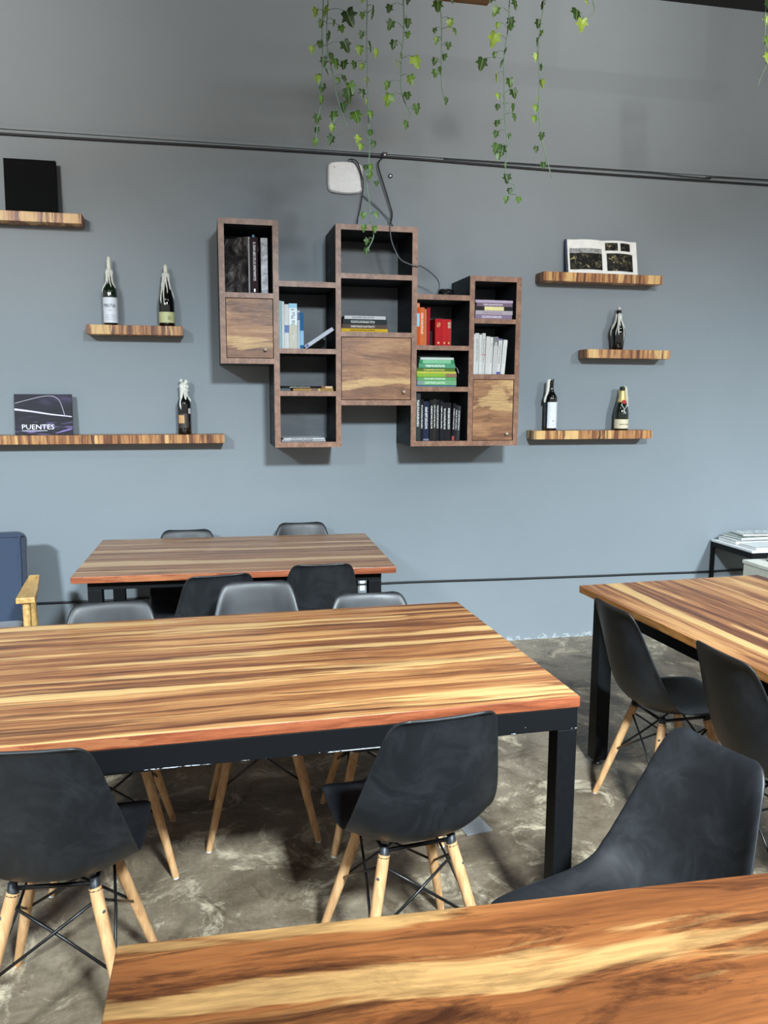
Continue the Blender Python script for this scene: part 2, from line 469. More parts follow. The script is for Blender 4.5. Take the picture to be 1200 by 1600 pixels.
# the table at the right: long side runs away from the wall
L3, W3, r3 = 1.75, .8663, .0466
ex, ey = Vector((math.cos(r3), math.sin(r3))), Vector((-math.sin(r3), math.cos(r3)))
q = Vector((1.4952, -1.6361)) + ex * W3
q3 = Vector((1.4952, -1.6361)) - ey * L3
T3 = table('wood table at the right, its long side pointing away from the wall', (q3.x + ex.x * W3, q3.y + ex.y * W3, 0), r3 + PI / 2, L3, W3,
           wood('table_laminate', 'x', 4.7, 9, .5, rough=.36), M['tan_edge'], 0, inset=.045, leg=.06, glide=True)
W4, r4 = .85, -.0268
o4 = Vector((-.1441, -3.5937)) - Vector((-math.sin(r4), math.cos(r4))) * W4
T4 = table('nearest wood table in the foreground with broad pale streak', (o4.x, o4.y, 0), r4, 1.75, W4,
           wood('table_laminate', 'x', 3.3, 4.6, .75, rough=.36, warp=.03, figure=.6, dark=.95, dark_at=.50, pale_at=.53,
                pal=dict(base=[(.34, lin(98, 56, 30)), (.46, lin(122, 72, 38)), (.54, lin(138, 84, 46)), (.66, lin(154, 102, 58))], pale=lin(190, 152, 98), dark=lin(52, 26, 15))), M['tan_edge'], 0, inset=.02)

# ---------------------------------------------------------------- chairs
def lerp_list(vals, t):
    x = t * (len(vals) - 1); i = min(int(x), len(vals) - 2); f = x - i
    p0, p1, p2, p3 = vals[max(i - 1, 0)], vals[i], vals[i + 1], vals[min(i + 2, len(vals) - 1)]
    return 0.5 * (2 * p1 + (p2 - p0) * f + (2 * p0 - 5 * p1 + 4 * p2 - p3) * f * f + (3 * p1 - p0 - 3 * p2 + p3) * f ** 3)
def chair_shell():
    prof = [(.232, .395), (.226, .416), (.195, .430), (.12, .428), (.04, .419), (-.05, .414), (-.125, .424), (-.178, .462), (-.206, .528), (-.226, .606), (-.244, .684), (-.258, .752), (-.266, .788), (-.274, .800)]
    wd = [.145, .165, .178, .187, .193, .197, .199, .199, .193, .178, .160, .144, .127, .100]
    er = [.0, .003, .010, .018, .028, .042, .060, .070, .060, .047, .035, .022, .010, .0]
    P = catmull([(0, a, b) for a, b in prof], 4); n = len(P)
    nu = 25
    def f(u, v):
        j = min(int(round(v * (n - 1))), n - 1); p = P[j]
        t = (P[min(j + 1, n - 1)] - P[max(j - 1, 0)]).normalized()
        N = Vector((0, -t.z, t.y)); N = -N if N.dot(Vector((0, .6, .8))) < 0 else N
        w_ = lerp_list(wd, v); e = lerp_list(er, v)
        s_ = u * 2 - 1; a = abs(s_)
        # round off the four corners
        c = 1.0
        if v > .93: c = 1 - .08 * ((v - .93) / .07) ** 2.0
        if v < .10: c = 1 - .22 * ((.10 - v) / .10) ** 2.0
        q_ = p + Vector((s_ * w_ * c, 0, 0)) + N * e * a ** 2.4
        if a > .9: q_ -= N * .006 * ((a - .9) / .1) ** 2 * min(1, (1 - v) / .12)     # rolled rim
        return q_
    m = MB().grid(f, nu, n)
    me = m.mesh('shell', M['plastic'], True)
    return me
SHELL = chair_shell()
def make_chair():
    t = thing('shell_chair', 'x', 'chair', group='black moulded chairs with wooden legs')
    s = link('shell', SHELL, t)
    md = s.modifiers.new('thickness', 'SOLIDIFY'); md.thickness = .007; md.offset = -1
    sb = s.modifiers.new('smooth', 'SUBSURF'); sb.levels = 1; sb.render_levels = 1
    legm = None
    tops = {}; feet = {}
    for sx in (-1, 1):
        for sy in (-1, 1):
            a = Vector((sx * .092, sy * .090 - .005, .384)); b = Vector((sx * .185, sy * .185 - .005, .004))
            tops[sx, sy] = a; feet[sx, sy] = b
            m = MB().tube([a, a.lerp(b, .1), a.lerp(b, .5), b], [.0150, .0155, .0145, .0110], 12)
            lg = m.build('leg', M['legwood'], t, True, angle=1.0)
            MB().tube([b + Vector((0, 0, -.004)), b + Vector((0, 0, .0))], .0095, 10).build('foot_glide', M['paper'], lg)
            d = (b - a).normalized()
            out_ = Vector((sx, sy, 0)).normalized()
            m2 = MB().tube([a + d * .052 - out_ * .016, a + d * .052 + out_ * .017], .0045, 8)
            m2.build('bolt', M['screw'], lg)
            br = MB().tube([a + Vector((0, 0, .024)), a + Vector((0, 0, .003)), a + d * .006], [.0100, .0125, .0158], 10)
            br.build('bracket', plain((46, 48, 52), .45, .2), t, True)
    pairs = [((-1, -1), (1, -1)), ((1, -1), (1, 1)), ((1, 1), (-1, 1)), ((-1, 1), (-1, -1))]
    for (a, b) in pairs:
        for (p, q_) in ((a, b), (b, a)):
            A = tops[p].lerp(feet[p], .07); B = tops[q_].lerp(feet[q_], .50)
            inn = Vector((-(A.x + B.x) / 2, -(A.y + B.y) / 2, 0)).normalized() * (.004 if p == a else -.004)
            MB().tube([A, (A + B) / 2 + inn, B], .0038, 6).build('brace', M['rod'], t, True)
    for (a, b) in pairs:
        MB().tube([tops[a] + Vector((0, 0, .010)), tops[b] + Vector((0, 0, .010))], .0055, 6).build('seat_rail', M['rod'], t, True)
    return t
proto = make_chair()
CH = [
    ('black chair behind the middle table, leftmost of its far row', -.325, -2.04, PI + .06, 1.0),
    ('black chair behind the middle table, pulled back in the centre of its far row', .165, -1.90, PI - .03, 1.025),
    ('black chair behind the middle table, nearest its far right corner', .575, -2.015, PI - .04, .98),
    ('black chair seen from behind, turned askew at the far table near side', -.005, -1.14, .17, 1.0),
    ('black chair seen from behind, squarely facing the far table near its right end', .480, -1.005, -.02, 1.0),
    ('black chair against the wall behind the far table, the left one', -.115, -.40, PI, .975),
    ('black chair against the wall behind the far table, the right one', .515, -.385, PI, 1.0),
    ('black chair cut off by the left edge, seen from behind at the middle table', -.365, -2.735, -.09, 1.0),
    ('black chair in the centre foreground, seen from behind before the middle table', .492, -2.735, .12, 1.0),
    ('black chair at the right table, the one nearer the wall', 1.640, -2.13, -PI / 2 + .03, 1.0),
    ('black chair at the right table, cut off by the right picture edge', 1.700, -2.68, -PI / 2 + .03, 1.0),
    ('black chair beyond the foreground table, its seat turned to the left', .830, -3.26, 1.80, .96),
]
for k, (lab, x, y, rz, sz) in enumerate(CH):
    c = proto if k == 0 else copy_tree(proto)
    c.location = (x, y, 0); c.rotation_euler = (0, 0, rz); c.scale = (1, 1, sz); c['label'] = lab

# ---------------------------------------------------------------- armchair at the left
t = thing('armchair', 'navy blue upholstered armchair with oak arms by the wall', 'armchair', (-1.185, -.62, 0), (0, 0, .10))
def pad(name, a, b, bev, mat, par, rot=(0, 0, 0), loc=(0, 0, 0)):
    bm = bmesh.new(); bmesh.ops.create_cube(bm, size=1)
    c = [(a[i] + b[i]) / 2 for i in range(3)]; sz = [b[i] - a[i] for i in range(3)]
    for v in bm.verts: v.co = Vector([v.co[i] * sz[i] + c[i] for i in range(3)])
    bmesh.ops.bevel(bm, geom=list(bm.edges), offset=bev, segments=5, profile=.5, affect='EDGES')
    me = bpy.data.meshes.new(name); bm.to_mesh(me); bm.free(); me.materials.append(mat)
    for p in me.polygons: p.use_smooth = True
    return link(name, me, par, loc, rot)
bk = pad('back_cushion', (-.31, -.05, 0), (.31, .06, .48), .045, M['fabric'], t, (-.20, 0, 0), (0, .20, .36))
MB().tube(catmull([(-.28, -.052, .03), (-.28, -.052, .42), (-.25, -.052, .45), (.25, -.052, .45), (.28, -.052, .42), (.28, -.052, .03)], 6), .004, 6).build('piping', M['fabric'], bk, True)
pad('seat_cushion', (-.30, -.36, .28), (.30, .20, .40), .04, M['fabric'], t)
MB().box((-.30, -.34, .235), (.30, .24, .275), bev=.004).build('seat_frame', M['armwood'], t)
for sx in (-1, 1):
    ap = catmull([(sx * .335, -.16, .575), (sx * .335, .02, .575), (sx * .337, .13, .584), (sx * .345, .205, .606)], 5)
    m = MB(); n = len(ap)
    vs = []; fs = []
    for i, p in enumerate(ap):
        wv = .042 - .018 * (i / (n - 1)) ** 1.5
        for (dx, dz) in ((-wv, -.015), (wv, -.015), (wv, .013), (-wv, .013)): vs.append((p.x + dx, p.y, p.z + dz))
    for i in range(n - 1):
        for k in range(4): fs.append((i * 4 + k, i * 4 + (k + 1) % 4, (i + 1) * 4 + (k + 1) % 4, (i + 1) * 4 + k))
    fs += [(3, 2, 1, 0), tuple((n - 1) * 4 + k for k in range(4))]
    m.add(vs, fs); ar = m.build('arm_rest', M['armwood'], t)
    bv = ar.modifiers.new('soft', 'BEVEL'); bv.width = .004; bv.segments = 2
    MB().tube([(sx * .335, -.125, .562), (sx * .335, -.135, .25), (sx * .335, -.15, .0)], [.019, .018, .013], 10).build('leg', M['armwood'], t, True, angle=1.0)
    MB().tube([(sx * .335, .12, .580), (sx * .335, .19, .30), (sx * .335, .27, .0)], [.017, .019, .013], 10).build('leg', M['armwood'], t, True, angle=1.0)
    MB().box((sx * .335 - .016 if sx > 0 else -.351, -.13, .24), (sx * .335 + .016 if sx > 0 else -.319, .2, .275)).build('side_rail', M['armwood'], t)

# ---------------------------------------------------------------- side table and box at the right
t = thing('side_table', 'low black-framed side table with white top against the wall', 'table', (3.19, -.43, 0))
MB().box((.0, .0, .590), (.75, .415, .602), bev=.001).build('table_top', M['white'], t)
for (p, q_) in (((0, 0, .555), (.75, .02, .589)), ((0, .395, .555), (.75, .415, .589)), ((0, .02, .555), (.02, .395, .589)), ((.73, .02, .555), (.75, .395, .589))):
    MB().box(p, q_, bev=.001).build('frame_rail', M['steel'], t)
for x in (0, .73):
    for y in (0, .395): MB().box((x, y, 0), (x + .02, y + .02, .555), bev=.001).build('leg', M['steel'], t)
t = thing('display_box', 'cream painted square box in front of the white-topped side table', 'box', (3.10, -.98, 0))
cream = plain((222, 222, 208), .5)
MB().box((0, 0, .02), (.52, .50, .545), bev=.002).build('body', cream, t)
MB().box((-.006, -.006, .545), (.526, .506, .565), bev=.002).build('lid', plain((232, 232, 220), .5), t)
MB().box((.02, .02, 0), (.5, .48, .02)).build('plinth', M['steel'], t)

def magazine(label, loc, rz, w_, d, h, mat, tilt=(0, 0)):
    t = thing('magazine', label, 'magazine', loc, (tilt[0], tilt[1], rz), 'printed matter on the side table')
    MB().box((0, 0, .0), (w_, d, h * .8), bev=.0008).build('pages', M['paper'], t)
    MB().grid(lambda u, v: (u * w_, v * d, h + .004 * math.sin(u * PI)), 8, 3).build('cover', mat, t, True)
magazine('white folded leaflet lying at the side table front left edge', (3.235, -.405, .603), .05, .22, .16, .014, plain((226, 228, 230), .4))
magazine('stack base of white newspaper on the side table', (3.225, -.22, .603), -.03, .42, .19, .022, plain((220, 224, 226), .4))
magazine('grey-green printed magazine lying on the white newspaper', (3.27, -.21, .631), .08, .34, .18, .010, m_photo([(70, 84, 76), (140, 150, 140), (196, 204, 200)], 18))
magazine('top white newspaper with black print, uppermost on the side table', (3.31, -.17, .647), -.10, .30, .14, .010, m_print((226, 230, 232), (120, 124, 128), freq=(60, 30, 60), dens=.6))
t = thing('book', 'black book with pinkish page edges lying on the cream box', 'book', (3.22, -.80, .566), (0, 0, .05))
MB().box((0, 0, 0), (.22, .26, .004)).box((0, 0, .026), (.22, .26, .030)).build('cover', plain((24, 24, 28), .4), t)
MB().box((.004, .004, .0045), (.215, .256, .0255)).build('pages', plain((214, 200, 204), .6), t)

# ---------------------------------------------------------------- floating shelves
def shelf(label, x0, x1, z0, z1):
    t = thing('floating_shelf', label, 'shelf', ((x0 + x1) / 2, 0, z0), group='wall shelves')
    h = (x1 - x0) / 2
    MB().box((-h, -.125, .0), (h, -.012, z1 - z0), bev=.0015).build('board', wood('shelf_laminate', 'z', 3.3 + x0 * 2.7 + z0, 20, 1.6, rough=0.4, warp=0.006, pale_at=.55, dark_at=.55), t)
    MB().box((-h + .03, -.0119, .008), (h - .03, -.0005, z1 - z0 - .008)).build('wall_cleat', M['steel'], t)
shelf('striped wood wall shelf at upper left carrying the black book', -1.30, -.591, 2.379, 2.428)
shelf('short striped wood wall shelf carrying two candle bottles', -.596, -.105, 1.829, 1.878)
shelf('long striped wood wall shelf at lower left carrying the bridge book', -1.40, .099, 1.257, 1.304)
shelf('striped wood wall shelf at upper right carrying the open book', 1.925, 2.683, 2.180, 2.231)
shelf('shortest wood wall shelf at right carrying a single dark bottle', 2.215, 2.758, 1.744, 1.795)
shelf('striped wood wall shelf at lower right carrying two bottles', 1.898, 2.666, 1.264, 1.315)

# ---------------------------------------------------------------- the bookcase
BY0, BY1 = -.35, -.004
bc = thing('bookcase', 'stepped wall-mounted walnut and black bookcase with three doors', 'bookcase', (.9, 0, 1.244))
def board(x0, x1, z0, z1, nm, back=False):
    a = (x0 - .9, BY0, z0 - 1.244); b = (x1 - .9, BY1, z1 - 1.244)
    if back: a = (a[0], -.012, a[2])
    c = [(a[i] + b[i]) / 2 for i in range(3)]
    fm = None if back else {'-y': 1}
    MB().box([a[i] - c[i] for i in range(3)], [b[i] - c[i] for i in range(3)], mi=0, fm=fm).build(nm, [M['back'] if back else M['carcass'], M['edge']], bc, loc=c)
XA0, XA1 = .084, .113; XB0, XB1 = .355, .385; XC0, XC1 = .680, .708; XD0, XD1 = 1.090, 1.119; XE0, XE1 = 1.412, 1.440; XF0, XF1 = 1.678, 1.707
TOPA, TOPB, TOPC, TOPD, TOPE, BOT = 2.399, 2.101, 2.397, 2.056, 2.161, 1.245
BOTA, BOTC = 1.679, 1.467
th = .028
board(XA0, XA1, BOTA, TOPA, 'side_panel'); board(XB0, XB1, BOT, TOPA, 'side_panel'); board(XC0, XC1, BOT, TOPC, 'side_panel')
board(XD0, XD1, BOT, TOPC, 'side_panel'); board(XE0, XE1, BOT, TOPE, 'side_panel'); board(XF0, XF1, BOT, TOPE, 'side_panel')
hz = {'A': (XA1, XB0, [(TOPA - th, TOPA), (2.010, 2.036), (BOTA, BOTA + th)]),
      'B': (XB1, XC0, [(TOPB - th, TOPB), (1.734, 1.760), (1.515, 1.541), (BOT, BOT + th)]),
      'C': (XC1, XD0, [(TOPC - th, TOPC), (2.124, 2.150), (1.826, 1.852), (BOTC, BOTC + th)]),
      'D': (XD1, XE0, [(TOPD - th, TOPD), (1.763, 1.788), (1.542, 1.568), (BOT, BOT + th)]),
      'E': (XE1, XF0, [(TOPE - th, TOPE), (1.910, 1.935), (1.610, 1.637), (BOT, BOT + th)])}
for k, (x0, x1, zs) in hz.items():
    for (z0, z1) in zs: board(x0, x1, z0, z1, 'shelf_board')
    board(x0, x1, zs[-1][0], zs[0][1], 'back_panel', True)
def door_wood(seed):
    return wood('door_laminate', 'x', seed, 13, 1.1, rough=0.42, warp=0.03, pale=.85, pale_at=.57, dark=.75, dark_at=.53,
              pal=dict(base=[(0.34, lin(104, 70, 50)), (0.46, lin(138, 96, 68)), (0.54, lin(160, 116, 82)), (0.66, lin(184, 142, 100))], pale=lin(212, 176, 122), dark=lin(84, 54, 42)))
def door(x0, x1, z0, z1, kx, kz, sd):
    g = .003
    d = MB().box((-(x1 - x0) / 2 + g, -.010, -(z1 - z0) / 2 + g), ((x1 - x0) / 2 - g, .008, (z1 - z0) / 2 - g), bev=.001).build('door', door_wood(5.1 + sd * 1.37), bc, loc=((x0 + x1) / 2 - .9, BY0 + .0125, (z0 + z1) / 2 - 1.244))
    k = MB().lathe([(.0035, 0), (.0035, .012), (.0085, .014), (.0095, .019), (.007, .024), (.0, .0255)], 14).build('knob', plain((222, 216, 196), .25, .6), d, True, loc=(kx - (x0 + x1) / 2, -.0102, kz - (z0 + z1) / 2), rot=(PI / 2, 0, 0))
    return d
d1 = door(XA1, XB0, BOTA + th, 2.010, .312, 1.752, 0)
d2 = door(XC1, XD0, BOTC + th, 1.826, 1.047, 1.540, 1)
d3 = door(XE1, XF0, BOT + th, 1.610, 1.637, 1.312, 2)

# ---------------------------------------------------------------- books
def spine_mat(base, ink=None, kind='stripe'):
    if ink is None: return plain(base, .42)
    return m_print(base, ink, freq=(90, 60, 230), dens=.56)
def book(label, x, z, tk, h, depth, base, ink=None, y=-.325, lean=0.0, yaw=0.0, flat=False, bands=(), group=None, mat=None, soft=True, pages=None, halfspine=True):
    """upright: (x,z) is the lower left of the spine, thickness along x. flat: (x,z) lower left of the lying spine, h along x"""
    t = thing('book', label, 'book', (x, y, z), (0, 0, 0), group)
    cm = mat or plain(tuple(int(v * .9) for v in base), .7, 0, .15)
    c = .0015
    if not flat:
        MB().box((0, 0, 0), (tk, c, h)).box((0, c, 0), (c, depth, h)).box((tk - c, c, 0), (tk, depth, h)).build('cover', cm, t)
        MB().box((c, c, .002), (tk - c, depth - .003, h - .002)).build('pages', pages or M['paper'], t)
        if ink: MB().box((tk * .28, -.0006, h * .30), (tk * .72, 0, h * .86)).build('spine_title', m_print(base, ink, freq=(200, 60, 190), dens=.47), t)
        for (f0, f1, bc_) in bands: MB().box((0.0002, -.0005, h * f0), (tk - .0002, 0, h * f1)).build('spine_band', plain(bc_, .42), t)
        t.rotation_euler = (0, lean, yaw)
    else:
        MB().box((0, 0, 0), (h, c, tk)).box((0, c, 0), (h, depth, c)).box((0, c, tk - c), (h, depth, tk)).build('cover', cm, t)
        MB().box((.002, c, c), (h - .002, depth - .003, tk - c)).build('pages', pages or M['paper'], t)
        if ink: MB().box((h * .18, -.0006, tk * .25), (h * .72, 0, tk * .75)).build('spine_title', m_print(base, ink, freq=(190, 60, 200), dens=.47), t)
        for (f0, f1, bc_) in bands: MB().box((h * f0, -.0005, .0002), (h * f1, 0, tk - .0002)).build('spine_band', plain(bc_, .42), t)
        t.rotation_euler = (0, 0, yaw)
    return t
# compartment A: tall books
zA = 2.0365
t = thing('book', 'large photo cover book turned in the top left compartment', 'book', (.1180, -.200, zA), (0, 0, -.675), 'books in the top left compartment')
ph = m_photo([(20, 18, 20), (40, 36, 36), (66, 60, 60), (112, 106, 102), (176, 170, 166)], 14, stretch=(1, 1, .7))
MB().box((0, 0, 0), (.150, .0015, .285)).box((0, .0135, 0), (.150, .015, .285)).box((.1485, .0015, 0), (.15, .0135, .285)).build('cover', ph, t)
MB().box((.001, .0017, .002), (.148, .0133, .283)).build('pages', M['paper'], t)
MB().box((.1502, .0, 0.0), (.1512, .015, .285)).build('spine', plain((214, 214, 216), .4), t)
b = book('dark brown tall book titled in white in the top left compartment', .2465, zA, .036, .280, .20, (52, 34, 38), y=-.315, group='books in the top left compartment')
text('spine_title', 'EL GRAN LIBRO DE LOS APARTAMENTOS', .0185, M['white'], b, (.0125, -.0008, .256), (PI / 2, PI / 2, 0), sx=.56)
MB().box((.014, -.0008, .008), (.022, -.0001, .024)).build('publisher_mark', M['white'], b)
MB().box((.012, .05, .2803), (.024, .12, .300)).build('bookmark_tab', plain((70, 150, 168), .5), b)
book('silver grey marbled tall book at right in the top left compartment', .2985, zA, .034, .278, .20, (190, 192, 196), y=-.315, group='books in the top left compartment', mat=m_photo([(120, 122, 128), (190, 192, 198), (226, 228, 232)], 26), pages=plain((200, 200, 204), .5))
# compartment B upper: white and blue manuals
zB = 1.7605
gB = 'manuals in the second column'
book('pale teal thin book, first in the row of manuals', .3865, zB, .014, .243, .17, (176, 210, 216), group=gB, y=-.32)
book('white thin book, second in the row of manuals', .4015, zB, .012, .240, .17, (232, 238, 240), group=gB, y=-.32)
book('white book with a deep blue band in the row of manuals', .4145, zB, .023, .226, .17, (236, 238, 238), group=gB, y=-.32, bands=((.36, .53, (40, 84, 160)),))
b = book('thick pale manual with light blue top in the row of manuals', .4385, zB, .042, .231, .17, (224, 222, 206), group=gB, y=-.32, bands=((.90, 1.0, (120, 184, 214)), (.52, .90, (214, 226, 230)),))
text('spine_title', '3ds Max 9', .029, plain((44, 56, 84), .5), b, (.030, -.0009, .118), (PI / 2, -PI / 2, 0), sx=.72)
MB().box((.013, -.0009, .045), (.028, -.0005, .095)).build('spine_picture', m_photo([(150, 150, 140), (206, 206, 196), (226, 224, 214)], 60), b)
book('thin blue and white book beside the thick pale manual', .4815, zB, .013, .196, .17, (196, 214, 230), group=gB, y=-.32, bands=((.75, .95, (34, 52, 110)),))
book('blue book at the right end of the upright manuals', .4955, zB, .019, .186, .17, (44, 112, 168), group=gB, y=-.32, bands=((.1, .5, (110, 168, 208)),))
b = book('white book slumped at an angle against the compartment side', 0, 0, .019, .178, .16, (214, 222, 236), group=gB, y=-.32)
b.location = (.516, -.32, zB + .0005); b.rotation_euler = (0, .985, 0)
b.location.z = zB + .019 * math.sin(.985) + .0006
MB().box((.003, -.0008, .004), (.016, -.0001, .022)).build('spine_mark', plain((50, 64, 150), .4), b)
# B third compartment
zB3 = 1.5415
gb3 = 'books lying in the second column'
book('thin tan and brown booklet lying flat under the black book', .455, zB3, .013, .215, .15, (172, 136, 76), group=gb3, flat=True, y=-.325, bands=((.45, .62, (104, 62, 36)), (.62, .67, (190, 160, 80))))
book('thin black book lying flat on the tan booklet', .400, zB3 + .0135, .012, .205, .15, (26, 24, 26), ink=(170, 166, 158), group=gb3, flat=True, y=-.318)
book('reddish brown and tan paperback end lying beside the black book', .607, zB3 + .0135, .012, .06, .12, (150, 104, 76), group=gb3, flat=True, y=-.318, bands=((.35, 1.0, (190, 158, 120)),))
# B lowest
zB4 = BOT + th + .0005
gb4 = 'magazines in the lowest compartment of the second column'
book('pale grey magazine at the bottom of the lowest compartment', .392, zB4, .010, .235, .20, (170, 172, 176), ink=(60, 62, 66), group=gb4, flat=True, y=-.322)
book('white magazine slightly turned on top of the grey one', .402, zB4 + .0105, .008, .225, .20, (214, 216, 218), ink=(70, 72, 76), group=gb4, flat=True, y=-.310, yaw=.06)
# C second compartment: flat stack
zC = 1.8525
gc = 'flat stack in the middle column'
z = zC
for lab, tk, x0, ln, base, ink, bands in [
    ('yellow paperback at the base of the flat stack in the middle column', .017, .712, .250, (232, 188, 52), (120, 90, 20), ()),
    ('patterned brown book second from the base of the middle flat stack', .021, .716, .245, (98, 84, 78), (206, 196, 190), ()),
    ('charcoal book in the middle column flat stack, white lettering', .026, .720, .238, (52, 58, 62), (190, 194, 190), ()),
    ('white book on top of the middle column flat stack', .017, .728, .222, (216, 218, 220), (120, 124, 130), ())]:
    book(lab, x0, z, tk, ln, .19, base, ink, y=-.335, flat=True, group=gc, bands=bands); z += tk + .0006
# D upper: orange and red books
zD = 1.7885
gd = 'orange and red books in the fourth column'
book('tall orange book with a pale blue picture on its spine', 1.1215, zD, .018, .222, .17, (226, 98, 48), group=gd, y=-.325, bands=((.45, .76, (150, 200, 216)), (.9, 1.0, (222, 120, 70))))
book('bright orange book, second from left of the orange row', 1.1405, zD, .026, .200, .17, (236, 120, 66), ink=(250, 214, 190), group=gd, y=-.325)
book('thin salmon book between the orange and the crimson one', 1.1675, zD, .011, .192, .17, (226, 132, 92), group=gd, y=-.325)
book('thin crimson book at the right of the orange row', 1.1795, zD, .017, .200, .17, (176, 30, 44), group=gd, y=-.325, lean=.01)
book('small dark grey book in shadow behind the gap', 1.200, zD, .018, .078, .13, (40, 42, 46), group=gd, y=-.30)
for k, (x0, tk, rgb) in enumerate([(1.2300, .0385, (196, 34, 40)), (1.2692, .0260, (208, 40, 44)), (1.2958, .0235, (200, 44, 46))]):
    lab = ['red hardback with gold marks, left one of the three red volumes', 'red hardback, middle one of the three red volumes', 'red hardback with pale label, right one of the three red volumes'][k]
    b = book(lab, x0, zD, tk, .143 - .001 * k, .13, rgb, group='three red volumes', y=-.315)
    gold = plain((226, 178, 110), .4)
    MB().box((tk * .35, -.0008, .010), (tk * .65, -.0001, .020)).build('spine_mark', gold, b)
    if k == 2: MB().box((tk * .2, -.0008, .095), (tk * .9, -.0001, .128)).build('spine_label', m_print((230, 200, 180), (170, 60, 50), freq=(200, 60, 160)), b)
    if k == 0: MB().box((tk * .25, -.0008, .100), (tk * .75, -.0001, .124)).build('spine_label', m_print((206, 60, 50), (236, 190, 120), freq=(200, 60, 160)), b)
# D middle: green stack
zg = 1.5685
gg = 'green books stacked flat'
for k, (lab, tk, x0, ln, base, ink, y, bands) in enumerate([
    ('blue-grey thin book at the base of the green stack', .008, 1.126, .224, (96, 128, 150), None, -.325, ()),
    ('pale green book, second from the base of the green stack', .024, 1.128, .222, (132, 190, 140), (190, 224, 190), -.33, ((0, .14, (120, 140, 140)),)),
    ('mid green book, third from the base of the green stack', .018, 1.128, .222, (112, 178, 116), (214, 228, 206), -.328, ()),
    ('lime book with brown corner in the green stack', .018, 1.126, .224, (150, 196, 72), None, -.332, ((.72, 1.0, (140, 96, 70)),)),
    ('thin yellow book in the green stack', .011, 1.126, .222, (214, 212, 92), None, -.33, ()),
    ('dark olive book in the green stack', .017, 1.128, .216, (100, 132, 60), (206, 206, 120), -.322, ()),
    ('mint book with pale lettering in the green stack', .024, 1.136, .205, (96, 168, 130), (226, 238, 226), -.33, ()),
    ('emerald book near the top of the green stack', .020, 1.140, .198, (70, 150, 104), None, -.326, ((.1, .9, (118, 186, 140)),)),
    ('white thin book near the top of the green stack', .012, 1.148, .188, (224, 232, 224), None, -.32, ()),
    ('dark thin booklet on the very top of the green stack', .007, 1.142, .180, (48, 56, 52), None, -.30, ())]):
    b = book(lab, x0, zg, tk, ln, .19, base, ink, y=y, flat=True, group=gg, bands=bands); zg += tk + .0006
    if k == 6: MB().tube([(ln + .0005, .01, .012), (ln + .012, -.008, -.004), (ln + .018, -.012, -.028)], .0012, 5).build('ribbon_bookmark', plain((196, 220, 200), .6), b)
# D lowest: black volumes
zk = BOT + th + .0005
gk = 'black books in the lowest compartment'
xs = [(.029, .258, (58, 60, 62), 'tall charcoal grey book at the left end of the black row'),
      (.017, .226, (26, 26, 30), 'black book second from left in the black row'),
      (.032, .214, (40, 46, 74), 'navy blue spined book, third from left in the black row'),
      (.020, .222, (38, 36, 34), 'black book with tan fleck, fourth from left in the black row'),
      (.015, .228, (48, 44, 44), 'dark brown book, fifth from left in the black row'),
      (.020, .224, (32, 32, 34), 'black book, sixth from left in the black row'),
      (.015, .218, (36, 34, 40), 'slim black book, seventh from left in the black row'),
      (.022, .208, (30, 30, 34), 'black book, eighth from left in the black row'),
      (.026, .207, (34, 34, 36), 'black book with dense white title, ninth from left in the black row'),
      (.014, .204, (28, 26, 30), 'slim black book with red foot, tenth from left in the black row'),
      (.014, .196, (40, 38, 40), 'slim dark book, eleventh from left in the black row'),
      (.016, .190, (60, 60, 64), 'grey spined book at the right end of the black row')]
x = 1.1205
for k, (tk, h, rgb, lab) in enumerate(xs):
    ln = 0.0 if k < 9 else .03
    bands = ((.0, .12, (150, 50, 46)),) if k == 9 else (((.0, .05, (110, 116, 140)),) if k == 2 else ())
    book(lab, x, zk + (.0006 if ln else 0), tk, h, .17, rgb, (214, 214, 212), y=-.328 + .006 * (k % 3), group=gk, lean=ln, bands=bands)
    x += tk + (.0014 if ln == 0 else .0022)
# E upper: flat lilac stack
ze = 1.9355; ge = 'lilac books lying in the right column'
for k, (lab, tk, x0, ln, base, ink, bands) in enumerate([
    ('lilac patterned book at the base of the right column stack', .024, 1.450, .213, (150, 132, 158), (220, 208, 222), ()),
    ('pale mauve book, second from base of the right column stack', .021, 1.452, .214, (196, 184, 194), (150, 130, 150), ()),
    ('black book with a yellow spine label in the right column stack', .021, 1.448, .219, (46, 44, 46), None, ((.25, .76, (222, 212, 150)),)),
    ('mauve book, second from top of the right column stack', .019, 1.458, .206, (134, 112, 132), (214, 204, 214), ()),
    ('pale lilac book on top of the right column stack', .014, 1.450, .216, (202, 184, 208), None, ())]):
    book(lab, x0, ze, tk, ln, .18, base, ink, y=-.33, flat=True, group=ge, bands=bands); ze += tk + .0006
